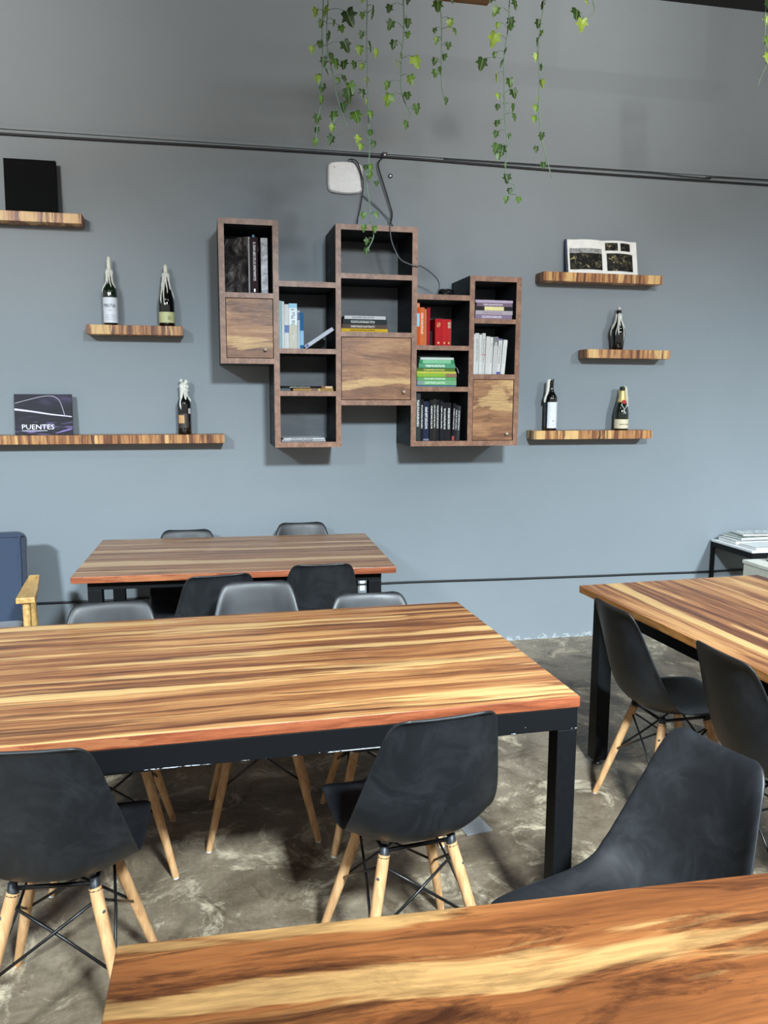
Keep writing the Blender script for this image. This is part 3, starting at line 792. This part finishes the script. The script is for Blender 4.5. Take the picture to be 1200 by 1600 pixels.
# E middle: white spines
zw = 1.6375; gw = 'white books in the right column'
x = 1.4415
for k, (tk, h, ln, rgb, lab) in enumerate([
    (.015, .216, 0, (236, 236, 232), 'white book at the left end of the white row'),
    (.021, .222, 0, (226, 228, 226), 'tall white book, second from left in the white row'),
    (.014, .214, 0, (238, 238, 236), 'slim white book, third from left in the white row'),
    (.020, .222, .01, (222, 222, 218), 'tall white book with red dot, fourth from left in the white row'),
    (.022, .205, .02, (234, 232, 226), 'ivory book, fifth from left in the white row'),
    (.016, .202, .03, (240, 240, 238), 'slim white book, sixth from left in the white row'),
    (.024, .203, .045, (216, 216, 214), 'white book with grey top block in the white row'),
    (.022, .194, .06, (232, 232, 230), 'white book with violet foot in the white row'),
    (.023, .188, .075, (240, 240, 236), 'white book leaning at the right end of the white row')]):
    bands = {3: ((.46, .49, (190, 60, 60)),), 6: ((.76, 1.0, (112, 114, 118)),), 7: ((.0, .07, (92, 84, 150)), (.95, 1.0, (110, 100, 150)))}.get(k, ())
    book(lab, x, zw + tk * math.sin(ln) + .0004, tk, h, .16, rgb, (150, 150, 150) if k % 2 else (190, 190, 188), y=-.325 + .004 * (k % 2), group=gw, lean=ln, bands=bands)
    x += tk + .001 + .0015 * ln * 10
# ---------------------------------------------------------------- things on the floating shelves
t = thing('book', 'large plain black book standing upright at upper left', 'book', (-.960, -.085, 2.4285), (-.045, 0, 0))
blk = plain((14, 16, 17), .8, 0, .1)
MB().box((0, 0, 0), (.248, .003, .262)).box((0, .019, 0), (.248, .022, .262)).box((0, .003, 0), (.003, .019, .262)).build('cover', blk, t)
MB().box((.003, .0032, .003), (.243, .0188, .259)).build('pages', M['paper'], t)
# bridge book
t = thing('book', 'night photo book titled PUENTES standing on the long lower shelf', 'book', (-.978, -.078, 1.3045), (-.10, 0, .0))
def m_puentes():
    t_ = NT('night_bridge_print'); c = t_.coord()
    n = t_.noise(t_.coord((3, 1, 9)), 1.6, 5, .6, .6)
    col = t_.ramp(n, [(.3, lin(16, 13, 20)), (.55, lin(32, 28, 42)), (.75, lin(74, 64, 96))])
    n2 = t_.noise(t_.coord((4, 1, 40), (3, 0, 1)), 1.0, 3, .6)
    sx_ = t_.n('ShaderNodeSeparateXYZ'); t_.l(c, sx_.inputs[0])
    lowm = t_.math('LESS_THAN', sx_.outputs[2], .085)
    col = t_.mix(t_.math('MULTIPLY', lowm, t_.ramp(n2, [(.55, (0, 0, 0)), (.68, (.8, .8, .8))])), col, lin(150, 130, 190))
    return t_.out(col, .5, spec=.2)
MB().box((0, 0, 0), (.286, .002, .214)).box((0, .014, 0), (.286, .016, .214)).box((0, .002, 0), (.002, .014, .214)).build('cover', m_puentes(), t)
MB().box((.002, .0022, .002), (.283, .0138, .212)).build('pages', M['paper'], t)
glow = plain((236, 230, 246), .3); violet = plain((170, 146, 220), .3)
MB().tube([(.002, -.0006, .134), (.08, -.0006, .124), (.18, -.0006, .108), (.284, -.0006, .096)], [.006, .005, .004, .003], 6).build('light_trail', glow, t)
MB().tube(catmull([(.004, -.0005, .166), (.06, -.0005, .182), (.14, -.0005, .202), (.19, -.0005, .204), (.22, -.0005, .186), (.236, -.0005, .150), (.248, -.0005, .104)], 5), .0011, 5).build('light_trail', glow, t)
MB().tube([(.20, -.0005, .008), (.24, -.0005, .020), (.28, -.0005, .030)], [.001, .004, .003], 6).build('light_trail', violet, t)
text('title', 'PUENTES', .036, M['white'], t, (.032, -.0008, .030), (PI / 2, 0, 0), sx=1.12)
MB().box((.034, -.0008, .0215), (.16, -.0002, .0235)).build('title_rule', M['white'], t)
# open book
t = thing('open_book', 'open photo book with city night pictures on the upper right shelf', 'book', (2.325, -.075, 2.2315), (-.20, 0, 0))
def page(side, off=0.0, inset=(0, 1, 0, 1)):
    u0, u1, v0, v1 = inset
    def f(u, v):
        uu = u0 + (u1 - u0) * u; vv = v0 + (v1 - v0) * v
        xx = .222 * uu
        bul = -.016 * math.sin(min(1, uu * 1.25) * PI) ** .8 * .8 if uu > 0 else 0
        return (side * xx, bul - off, .204 * vv)
    return f
for sd in (-1, 1):
    nm = 'page_block'
    m = MB(); m.grid(page(sd), 14, 3); m.grid(page(sd, -.0085), 14, 3)
    n = 14
    m.f += [(i, i + 1, i + 1 + n * 3, i + n * 3) for i in range(n - 1)]; m.mi += [0] * (n - 1)
    m.f += [(2 * n + i, 2 * n + i + 1, 2 * n + i + 1 + n * 3, 2 * n + i + n * 3) for i in range(n - 1)]; m.mi += [0] * (n - 1)
    m.f += [(n - 1 + j * n, n - 1 + (j + 1) * n, n - 1 + (j + 1) * n + n * 3, n - 1 + j * n + n * 3) for j in range(2)]; m.mi += [0] * 2
    m.build(nm, M['paper'], t, False)
cityn = lambda: m_photo([(8, 9, 12), (14, 15, 18), (34, 34, 32), (74, 70, 50), (214, 200, 150)], 34)
skyb = m_photo([(70, 84, 110), (140, 150, 170), (96, 104, 90)], 16)
MB().grid(page(-1, .0016, (.03, .95, .12, .60)), 12, 3).build('photo', cityn(), t, True)
MB().grid(page(-1, .0016, (.03, .95, .60, .74)), 12, 3).build('photo', m_photo([(60, 62, 66), (130, 132, 130), (176, 178, 180), (90, 86, 60)], 24), t, True)
MB().grid(page(1, .0016, (.10, .86, .10, .62)), 12, 3).build('photo', cityn(), t, True)
MB().grid(page(1, .0016, (.07, .42, .70, .93)), 8, 3).build('photo', cityn(), t, True)
MB().grid(page(1, .0016, (.50, .80, .70, .93)), 8, 3).build('photo', cityn(), t, True)
MB().box((-.232, .0090, -.0005), (.228, .0115, .208)).build('cover', plain((36, 54, 84), .4), t)

def bottle(label, x, z, prof, glass, y=-.068, scale=1.0):
    t = thing('bottle', label, 'bottle', (x, y, z), (0, 0, 0), 'bottles used as candle holders')
    MB().lathe([(r * scale, h * scale) for r, h in prof], 28).build('body', glass, t, True, angle=1.2)
    return t
def band(t, name, r, z0, z1, mat, a0=-PI, a1=0.0, dr=.0006):
    return MB().lathe([(r + dr, z0), (r + dr, z1)], 24, a0=a0, a1=a1).build(name, mat, t, True)
def radius_at(prof, z):
    for (r0, z0), (r1, z1) in zip(prof, prof[1:]):
        if z0 <= z <= z1 and z1 > z0: return r0 + (r1 - r0) * (z - z0) / (z1 - z0)
    return prof[-1][0]
def drips(t, prof, ztop, n, lmin, lmax, r0, seed, blob=True, outward=0.0):
    rnd = random.Random(seed); m = MB()
    for k in range(n):
        an = 2 * PI * (k + rnd.random() * .8) / n; L = lmin + (lmax - lmin) * rnd.random() ** 1.3
        pts = []; rs = []; steps = 9
        for i in range(steps):
            f = i / (steps - 1); z = ztop - L * f
            an2 = an + .12 * math.sin(5 * f + k)
            R = radius_at(prof, max(z, 0.002)) + r0 * .35 + outward * math.sin(f * PI)
            pts.append((R * math.cos(an2), R * math.sin(an2), z))
            rs.append(r0 * (.75 + .55 * rnd.random()) * (1 - .45 * f if i < steps - 1 else .35))
        m.tube(pts, rs, 6)
    if blob:
        R = radius_at(prof, ztop - .002) + .0035
        m.lathe([(R * .5, ztop + .010), (R * 1.0, ztop + .004), (R * 1.12, ztop - .006), (R, ztop - .018)][::-1], 14)
    return m.build('wax_drips', M['wax'], t, True)
bord = [(.034, 0), (.0365, .004), (.0365, .185), (.0345, .200), (.026, .216), (.0165, .232), (.0140, .250), (.0135, .290), (.0150, .292), (.0150, .302), (.0125, .304)]
burg = [(.038, 0), (.0415, .004), (.0415, .120), (.0385, .145), (.028, .185), (.019, .215), (.0150, .240), (.0140, .262), (.0155, .264), (.0155, .272), (.012, .274)]
s1 = [(r, h * .93) for r, h in bord]
b1 = bottle('green wine bottle with white label PINTIA and tall candle', -.475, 1.8785, s1, M['glass_green'])
band(b1, 'label', .0365, .012, .142, plain((222, 226, 234), .5), -PI * .98, -PI * .02)
text('label_print', 'PINTIA', .026, plain((60, 64, 84), .5), b1, (0, -.0382, .090), (PI / 2, 0, 0), 'CENTER', .74)
MB().box((-.007, -.0380, .074), (.007, -.0372, .0775)).build('label_line', plain((160, 164, 180), .5), b1)
for zz in (.052, .044, .036, .026): MB().box((-.024, -.0380, zz), (.024, -.0372, zz + .0012)).build('label_line', plain((160, 168, 190), .5), b1)
MB().lathe([(.0115, .281), (.0112, .310), (.0095, .335), (.006, .350), (.0, .354)], 14).build('candle', M['candle'], b1, True)
drips(b1, s1, .284, 12, .05, .120, .0048, 3)
b2 = bottle('dark burgundy bottle with gold-beige label and stub candle', -.188, 1.8785, burg, M['glass_black'])
band(b2, 'label', .0415, .018, .074, plain((196, 196, 146), .5), -PI, 0)
text('label_print', 'III', .030, plain((120, 120, 76), .5), b2, (.012, -.0432, .032), (PI / 2, 0, 0), 'CENTER', .7)
MB().lathe([(.0110, .272), (.0110, .300), (.0095, .314), (.005, .322), (.0, .324)], 14).build('candle', M['candle'], b2, True)
drips(b2, burg, .272, 13, .06, .165, .0050, 5)
drips(b2, [(r + .006, z) for r, z in burg], .262, 2, .05, .07, .0075, 9, False)
s3 = [(r, h * .88) for r, h in bord]
b3 = bottle('dark bottle under a thick white wax crown on long shelf', -.112, 1.3045, s3, M['glass_black'])
band(b3, 'label', .0365, .035, .112, plain((58, 50, 46), .5), -PI * .82, -PI * .30)
band(b3, 'picture_label', .0365, .060, .104, m_photo([(196, 184, 120), (206, 150, 110), (190, 178, 120)], 60), -PI * .80, -PI * .50, .0012)
band(b3, 'small_label', .0365, .112, .140, plain((196, 190, 188), .5), -PI * .30, -PI * .14)
drips(b3, s3, .268, 12, .06, .135, .0075, 11)
rnd = random.Random(4); m = MB()
for k in range(18):
    an = rnd.random() * 2 * PI; rr = .008 + .014 * rnd.random(); zz = .215 + .075 * rnd.random(); sz = .008 + .006 * rnd.random()
    prof = [(0.0, -sz), (sz * .7, -sz * .7), (sz, 0), (sz * .7, sz * .7), (0.0, sz)]
    o_ = len(m.v); m.lathe(prof, 8)
    for i in range(o_, len(m.v)): v = m.v[i]; m.v[i] = (v[0] + rr * math.cos(an), v[1] + rr * math.sin(an), v[2] + zz)
m.build('wax_crown', M['wax'], b3, True)
# right shelves
blob = [(.030, 0), (.033, .004), (.038, .045), (.0435, .095), (.0415, .120), (.031, .146), (.0195, .166), (.0150, .186), (.0145, .218), (.0160, .220), (.0160, .232), (.010, .234)]
b4 = bottle('black round-shouldered bottle streaked with wax on the shortest shelf', 2.438, 1.7955, blob, M['glass_black'])
MB().lathe([(.0115, .2345), (.0115, .248), (.008, .254), (0, .256)], 12).build('candle_stub', plain((190, 190, 184), .5), b4, True)
drips(b4, blob, .212, 10, .05, .165, .0034, 21, False)
drips(b4, blob, .215, 2, .12, .19, .0055, 8, False, .004)
b5 = bottle('black wine bottle with tall white label on lower right shelf', 2.022, 1.3155, bord, M['glass_black'])
band(b5, 'label', .0365, .014, .168, plain((226, 230, 238), .5), -PI * .80, -PI * .10)
text('label_print', 'R', .018, plain((90, 96, 110), .5), b5, (.002, -.0385, .050), (PI / 2, 0, 0), 'CENTER', .9)
MB().box((-.008, -.0384, .034), (.010, -.0376, .0355)).build('label_line', plain((150, 156, 170), .5), b5)
m = MB(); 
m.tube(catmull([(-.012, .0, .300), (-.022, -.004, .290), (-.024, -.004, .250), (-.030, -.004, .215), (-.040, -.003, .185), (-.042, -.002, .165)], 4), [.006] * 3 + [.010] * 8 + [.008] * 6 + [.006] * 3 + [.003], 8)
m.tube(catmull([(-.010, -.008, .302), (-.018, -.010, .288), (-.020, -.012, .25)], 4), [.004] * 8 + [.003], 6)
m.build('wax_drips', M['wax'], b5, True)
champ = [(.038, 0), (.0435, .005), (.0435, .095), (.0405, .120), (.031, .158), (.0215, .190), (.0165, .220), (.0155, .244), (.0165, .246), (.0165, .258), (.0130, .262), (.0, .2625)]
b6 = bottle('green champagne bottle with gold foil neck and red seal', 2.484, 1.3155, champ, M['glass_green'])
band(b6, 'label', .0435, .010, .066, plain((216, 206, 176), .5), -PI, 0)
MB().box((-.028, -.0452, .034), (.028, -.0444, .0375)).build('label_line', plain((120, 110, 84), .5), b6)
fo = [(radius_at(champ, z) + .0009, z) for z in (.168, .180, .19, .205, .220, .235, .238)]
MB().lathe(fo, 24).build('neck_foil', plain((214, 192, 120), .35, .3), b6, True)
MB().lathe([(.0, .002), (.0125, .001), (.0140, -.001), (.0125, -.002)][::-1], 16).build('seal', plain((176, 44, 62), .4), b6, loc=(0, -.0295, .171), rot=(PI / 2 - .5, 0, 0))
MB().tube([(-.020, -.0315, .155), (0, -.040, .125), (.016, -.0335, .150)], .003, 6).build('ribbon', plain((206, 206, 206), .4), b6)
text('emblem', '*', .045, plain((206, 210, 212), .35), b6, (0, -.0425, .082), (PI / 2, 0, 0), 'CENTER', 1.0)
m = MB(); m.tube(catmull([(.008, -.004, .266), (.020, -.002, .256), (.026, -.002, .215), (.033, -.002, .175), (.038, 0, .140)], 4), [.004] * 4 + [.009] * 8 + [.006] * 4 + [.003], 8)
m.build('wax_drips', plain((206, 204, 184), .5), b6, True)

# ---------------------------------------------------------------- router and cables
t = thing('access_point', 'white rounded square wireless box on the wall above bookcase', 'router', (.787, -.001, 2.706))
def rsq(sz, y0, y1, bulge=.10, n=40):
    m = MB(); vs = []
    for (y, k) in ((y0, 1.0), (y0 + (y1 - y0) * .7, 1.0), (y1, .93)):
        for i in range(n):
            a = 2 * PI * i / n + PI / n; c_, s_ = math.cos(a), math.sin(a)
            e = 7.0; r = (abs(c_) ** e + abs(s_) ** e) ** (-1 / e)
            vs.append((r * c_ * sz[0] * k, y, r * s_ * sz[1] * k * (1 + bulge * (1 - abs(r * c_)) if True else 1)))
    fs = [(j * n + i, (j + 1) * n + i, (j + 1) * n + (i + 1) % n, j * n + (i + 1) % n) for j in range(2) for i in range(n)]
    fs += [tuple(range(n)), tuple(2 * n + i for i in range(n))[::-1]]
    m.add(vs, fs); return m
rsq((.098, .078), 0, -.030).build('housing', M['white'], t, False)
MB().lathe([(.004, 0), (.004, .001)], 10).build('status_light', plain((150, 156, 160), .4), t, loc=(-.062, -.0302, .050), rot=(PI / 2, 0, 0))
tag(wire('cable', [(.800, -.036, 2.795), (.822, -.042, 2.800), (.850, -.042, 2.785), (.872, -.040, 2.73), (.884, -.036, 2.665), (.872, -.03, 2.565), (.850, -.05, 2.48), (.835, -.10, 2.405)], .0032, M['cable']), 'black lead looping over the white wireless box', 'cable')
tag(wire('cable', [(.815, -.034, 2.800), (.845, -.038, 2.772), (.868, -.038, 2.72), (.876, -.032, 2.655)], .0028, M['cable']), 'thin short black lead across the white wireless box corner', 'cable')
tag(wire('cable', [(1.0, -.022, 2.826), (.975, -.03, 2.80), (.972, -.03, 2.767), (1.003, -.03, 2.674), (1.040, -.03, 2.565), (1.050, -.03, 2.52), (1.035, -.06, 2.46), (1.01, -.2, 2.408)], .0042, M['cable']), 'thick black lead dropping from the wall clip to the bookcase', 'cable')
tag(wire('cable', [(1.01, -.21, 2.4055), (.985, -.33, 2.4065), (.968, -.358, 2.398), (.968, -.36, 2.36), (.980, -.36, 2.305), (1.02, -.36, 2.232), (1.075, -.36, 2.205), (1.120, -.356, 2.196), (1.145, -.31, 2.206), (1.215, -.25, 2.185), (1.270, -.21, 2.150), (1.282, -.2, 2.11), (1.262, -.2, 2.066)], .0034, M['cable_grey']), 'grey lead hanging across the empty top compartment', 'cable')
tag(wire('cable', [(.885, -.012, 2.62), (.912, -.02, 2.600), (.967, -.02, 2.560), (1.02, -.022, 2.510), (1.040, -.05, 2.475), (1.03, -.12, 2.405)], .003, M['cable_grey']), 'thin grey lead slanting across the wall beside the ivy tip', 'cable')
m = MB(); pts = []
for k in range(90):
    a = k * .42; r = .034 + .008 * math.sin(k * .7)
    pts.append((1.320 + r * math.cos(a), -.2 + r * .8 * math.sin(a), 2.064 + .020 + .016 * math.sin(k * .9 + 1)))
m.tube(pts, .0042, 6)
tag(m.build('cable_coil', M['cable'], None, True), 'tangled coil of dark cable on the fourth column top', 'cable')
t = thing('wall_clip', 'small black cable clip on the wall right of the white box', 'clip', (1.008, -.001, 2.838))
MB().box((-.014, -.026, -.012), (.014, 0, .014), bev=.002).build('body', M['cable'], t)
MB().tube([(0, -.0262, 0), (0, -.0285, 0)], .004, 8).build('screw', M['screw'], t)
t = thing('wall_plug', 'small round grey plug hole cover in the wall', 'fixture', (1.045, -.001, 2.733))
MB().lathe([(.013, 0), (.013, .006), (.009, .008), (0, .008)], 16).build('cap', plain((84, 90, 94), .5), t, True, rot=(PI / 2, 0, 0))
MB().lathe([(.004, .0082), (.004, .0095)], 8).build('screw', M['screw'], t, rot=(PI / 2, 0, 0))

# ---------------------------------------------------------------- hanging wooden rack with ivy
t = thing('hanging_rack', 'brown wooden rack hung from the ceiling, holding the ivy', 'rack', (0, 0, 3.05))
rackw = wood('rack_board', 'x', 6.3, 12, .8, rough=.5, pale=.3, dark=.4, pal=dict(base=[(.3, lin(98, 66, 30)), (.5, lin(140, 98, 48)), (.7, lin(170, 124, 66))], pale=lin(180, 136, 76), dark=lin(80, 52, 24)))
for k in range(4):
    y0 = -1.37 - .145 * (k + 1)
    MB().box((.20, y0 + .004, 0), (1.13, y0 + .141, .022), bev=.002).build('plank', rackw, t)
for x in (.24, 1.04): MB().box((x, -1.94, .023), (x + .05, -1.38, .06)).build('crossbar', rackw, t)
MB().tube([(.2, -1.455, .185), (2.75, -1.455, .185)], .004, 6).build('wire', M['steel'], t)
for x in (.26, 1.08): MB().tube([(x, -1.455, .06), (x, -1.455, .748)], .004, 6).build('hanger_rod', M['steel'], t)
for x in (1.9, 2.7): MB().tube([(x, -1.455, .20), (x, -1.455, .748)], .004, 6).build('hanger_rod', M['steel'], t)

def leaf_mesh(name, seed):
    rnd = random.Random(seed)
    # five-lobed ivy outline, stalk at the origin, tip toward -z, unit height
    half = [(0.0, 0.06), (.16, .16), (.40, .10), (.34, -.16), (.56, -.36), (.26, -.46), (.20, -.74), (0.0, -1.0)]
    half = [(a * (1 + .12 * (rnd.random() - .5)), b * (1 + .1 * (rnd.random() - .5))) for a, b in half]
    half[0] = (0, .04); half[-1] = (0, -1.0)
    vs = [(0, 0, .0), (0, -.03, -.35), (0, .0, -.7), (0, .06, -1.0)]
    for sx in (-1, 1):
        for (a, b) in half[1:-1]: vs.append((sx * a, .22 * a + .05 * rnd.random() + (.04 if b < -.5 else 0), b))
    fs = []
    for s_, o_ in ((0, 4), (1, 10)):
        q_ = [(0, o_, o_ + 1, 1), (1, o_ + 1, o_ + 2), (1, o_ + 2, o_ + 3, o_ + 4), (1, o_ + 4, 2), (2, o_ + 4, o_ + 5), (2, o_ + 5, 3)]
        for f in q_: fs.append(f if s_ else f[::-1])
    m = MB(); m.add(vs, fs); me = m.mesh(name, M['leaf'], False); return me
LEAF = [leaf_mesh('leaf', k) for k in range(4)]
VY = -1.455
def vine(label, stem, leaves, r=.0022, extra=()):
    """stem: (x, z) points from the rail down; leaves: (x, z, size, thin)"""
    if stem[0][0] < 1.13: stem[0] = (stem[0][0], 3.048)      # tied to the planks; the others to the wire
    sp = catmull([(x, VY + .012 * math.sin(7 * z + x), z) for x, z in stem], 5)
    root = thing('ivy_vine', label, 'plant', (sp[0].x, sp[0].y, sp[0].z), (0, 0, 0), 'hanging ivy strands')
    org = sp[0].copy()
    MB().tube([p - org for p in sp], [r] * (len(sp) - 1) + [r * .4], 6).build('stem', M['vine_stem'], root, True)
    rnd = random.Random(hash(label) % 1000 if False else len(label) + len(leaves))
    for (x, z, s_, thin) in leaves:
        near = min(sp, key=lambda p: (p.x - x) ** 2 + (p.z - z - s_ * .4) ** 2)
        y = near.y + rnd.uniform(-.035, .02)
        top = Vector((x, y, z + s_ * .45))
        tilt = max(-1.1, min(1.1, (x - near.x) * 7)) + rnd.uniform(-.25, .25)
        yaw = rnd.uniform(1.0, 1.3) * rnd.choice((-1, 1)) if thin else rnd.uniform(-.7, .7)
        o_ = link('leaf', LEAF[rnd.randrange(4)], root, top - org, (rnd.uniform(-.35, .35), -tilt * .6, yaw), (s_ * 1.02, s_, s_))
        if (near - top).length > .004:
            MB().tube([near - org, (near + top) / 2 - org + Vector((0, -.004, .006)), top - org], .0012, 5).build('leaf_stalk', M['vine_stem'], root, True)
    return root
vine('dense ivy strand at the far left of the hanging ivy', [(0.484, 3.232), (0.484, 2.976), (0.48, 2.897), (0.482, 2.801), (0.501, 2.73), (0.513, 2.658), (0.526, 2.61), (0.54, 2.57), (0.555, 2.53)],
     [(0.437, 2.917, 0.0341, 0), (0.474, 2.936, 0.0438, 1), (0.458, 2.883, 0.0292, 0), (0.553, 2.915, 0.0633, 0), (0.534, 2.887, 0.0312, 0), (0.47, 2.767, 0.0341, 0), (0.509, 2.751, 0.0438, 0), (0.546, 2.762, 0.039, 0), (0.474, 2.716, 0.0253, 1), (0.522, 2.7, 0.0253, 0), (0.546, 2.71, 0.0292, 0), (0.562, 2.67, 0.0438, 0), (0.557, 2.637, 0.0536, 0), (0.588, 2.574, 0.0507, 0), (0.535, 2.599, 0.039, 0), (0.504, 2.568, 0.039, 0), (0.5, 2.524, 0.0312, 0), (0.495, 2.475, 0.039, 0), (0.491, 2.846, 0.0341, 1), (0.496, 2.786, 0.0244, 0), (0.506, 2.903, 0.0244, 1)])
vine('thin ivy strand hugging the left side of the dense one', [(0.467, 3.232), (0.467, 2.975), (0.462, 2.879), (0.464, 2.776), (0.459, 2.695), (0.453, 2.613), (0.44, 2.53), (0.431, 2.464)],
     [(0.453, 2.819, 0.0292, 0), (0.423, 2.795, 0.0273, 0), (0.444, 2.702, 0.0341, 0), (0.466, 2.671, 0.0292, 0), (0.452, 2.65, 0.0234, 0), (0.455, 2.617, 0.0273, 0), (0.439, 2.548, 0.0341, 0), (0.437, 2.51, 0.0273, 0), (0.429, 2.462, 0.0273, 0), (0.54, 2.81, 0.0438, 0)])
vine('longest ivy strand, reaching down in front of the bookcase top', [(0.632, 3.232), (0.632, 2.991), (0.632, 2.87), (0.634, 2.749), (0.637, 2.585), (0.639, 2.436), (0.629, 2.334), (0.642, 2.25), (0.647, 2.199), (0.659, 2.139), (0.634, 2.086)],
     [(0.61, 2.977, 0.0244, 0), (0.613, 2.933, 0.0244, 0), (0.656, 2.933, 0.0341, 1), (0.61, 2.861, 0.0273, 0), (0.607, 2.816, 0.037, 0), (0.65, 2.836, 0.039, 1), (0.669, 2.805, 0.0312, 0), (0.588, 2.762, 0.0312, 0), (0.615, 2.756, 0.0244, 0), (0.637, 2.711, 0.0244, 0), (0.613, 2.658, 0.0341, 0), (0.632, 2.63, 0.0244, 1), (0.639, 2.573, 0.0312, 0), (0.643, 2.515, 0.0273, 0), (0.6, 2.493, 0.0292, 0), (0.608, 2.461, 0.0292, 0), (0.653, 2.472, 0.0273, 0), (0.646, 2.386, 0.0292, 0), (0.626, 2.389, 0.0244, 0), (0.636, 2.353, 0.0292, 0), (0.665, 2.329, 0.0214, 0), (0.617, 2.21, 0.0273, 0), (0.662, 2.212, 0.0244, 0), (0.615, 2.16, 0.0273, 0), (0.659, 2.161, 0.0273, 0), (0.638, 2.119, 0.0273, 0), (0.632, 2.082, 0.0273, 0), (0.658, 2.957, 0.0253, 1), (0.674, 2.991, 0.0214, 0)])
vine('ivy strand with large yellow-green leaves right of the longest one', [(0.771, 3.232), (0.771, 3.004), (0.775, 2.908), (0.768, 2.801), (0.765, 2.702), (0.776, 2.653), (0.804, 2.597)],
     [(0.718, 2.965, 0.0312, 0), (0.722, 2.899, 0.037, 0), (0.734, 2.839, 0.0341, 0), (0.786, 2.993, 0.0292, 0), (0.791, 2.928, 0.0341, 0), (0.787, 2.88, 0.0273, 0), (0.815, 2.784, 0.0507, 0), (0.721, 2.703, 0.0341, 0), (0.716, 2.636, 0.0487, 0), (0.796, 2.717, 0.039, 0), (0.782, 2.654, 0.0341, 0), (0.824, 2.613, 0.039, 0), (0.786, 2.552, 0.0341, 0), (0.746, 2.766, 0.0292, 1), (0.763, 2.801, 0.0244, 1)])
vine('short sparse ivy strand under the wooden rack corner', [(0.912, 3.232), (0.912, 3.018), (0.923, 2.937), (0.926, 2.839), (0.928, 2.731), (0.935, 2.682), (0.95, 2.645)],
     [(0.903, 2.988, 0.0438, 0), (0.955, 3.012, 0.0234, 0), (0.898, 2.912, 0.0214, 0), (0.961, 2.943, 0.0341, 0), (0.969, 2.902, 0.0273, 0), (0.901, 2.866, 0.0292, 0), (0.948, 2.853, 0.0273, 0), (0.938, 2.818, 0.0273, 0), (0.895, 2.791, 0.0273, 0), (0.893, 2.745, 0.0292, 0), (0.911, 2.763, 0.0244, 1), (0.942, 2.649, 0.0273, 0)])
vine('long full ivy strand between the rack corner and the thin one', [(1.191, 3.232), (1.191, 3.044), (1.191, 2.945), (1.18, 2.835), (1.186, 2.709), (1.189, 2.607), (1.201, 2.505), (1.191, 2.426), (1.199, 2.374), (1.234, 2.354), (1.209, 2.313), (1.19, 2.286)],
     [(1.118, 3.029, 0.039, 0), (1.208, 3.017, 0.039, 0), (1.138, 2.986, 0.039, 0), (1.2, 2.962, 0.037, 0), (1.191, 2.933, 0.0292, 0), (1.147, 2.945, 0.0244, 0), (1.131, 2.883, 0.0536, 0), (1.1, 2.812, 0.0487, 0), (1.145, 2.845, 0.0244, 0), (1.184, 2.854, 0.0244, 1), (1.18, 2.815, 0.0292, 1), (1.151, 2.757, 0.039, 1), (1.206, 2.745, 0.037, 0), (1.22, 2.706, 0.037, 0), (1.155, 2.686, 0.0273, 0), (1.155, 2.647, 0.0244, 0), (1.225, 2.653, 0.0312, 0), (1.22, 2.609, 0.0312, 0), (1.156, 2.588, 0.0292, 0), (1.157, 2.549, 0.0292, 0), (1.209, 2.548, 0.0214, 0), (1.146, 2.484, 0.039, 0), (1.18, 2.486, 0.0438, 0), (1.159, 2.463, 0.037, 0), (1.197, 2.378, 0.037, 0), (1.215, 2.337, 0.0244, 0), (1.188, 2.293, 0.0273, 0), (1.24, 2.295, 0.0273, 0), (1.186, 2.43, 0.0146, 1)])
vine('thin straight ivy strand with small folded leaves', [(1.333, 3.232), (1.333, 3.058), (1.324, 2.957), (1.322, 2.873), (1.332, 2.763), (1.332, 2.66), (1.342, 2.566), (1.356, 2.506), (1.387, 2.398)],
     [(1.333, 3.041, 0.0312, 1), (1.316, 2.969, 0.0312, 0), (1.324, 2.907, 0.0331, 1), (1.318, 2.851, 0.0312, 0), (1.332, 2.814, 0.0234, 1), (1.333, 2.746, 0.0331, 1), (1.32, 2.658, 0.0312, 0), (1.317, 2.619, 0.0312, 0), (1.335, 2.545, 0.0292, 0), (1.328, 2.504, 0.0273, 0), (1.347, 2.437, 0.0292, 0), (1.325, 2.932, 0.0234, 1), (1.331, 2.695, 0.0214, 1)])
vine('shortest ivy tip at the top edge, alone before the wall', [(1.537, 3.232), (1.537, 3.078), (1.546, 3.046), (1.539, 3.024), (1.509, 2.997)],
     [(1.471, 3.009, 0.0524, 0), (1.494, 2.974, 0.0474, 0), (1.515, 3.063, 0.0224, 0)])
vine('ivy strand cut off by the right picture edge', [(2.305, 3.232), (2.305, 3.152), (2.308, 3.062), (2.314, 2.971), (2.328, 2.903), (2.311, 2.856), (2.3, 2.815)],
     [(2.302, 3.118, 0.0399, 0), (2.322, 3.074, 0.0374, 0), (2.319, 2.983, 0.0449, 0), (2.321, 2.917, 0.0424, 0), (2.34, 2.922, 0.0299, 0)])
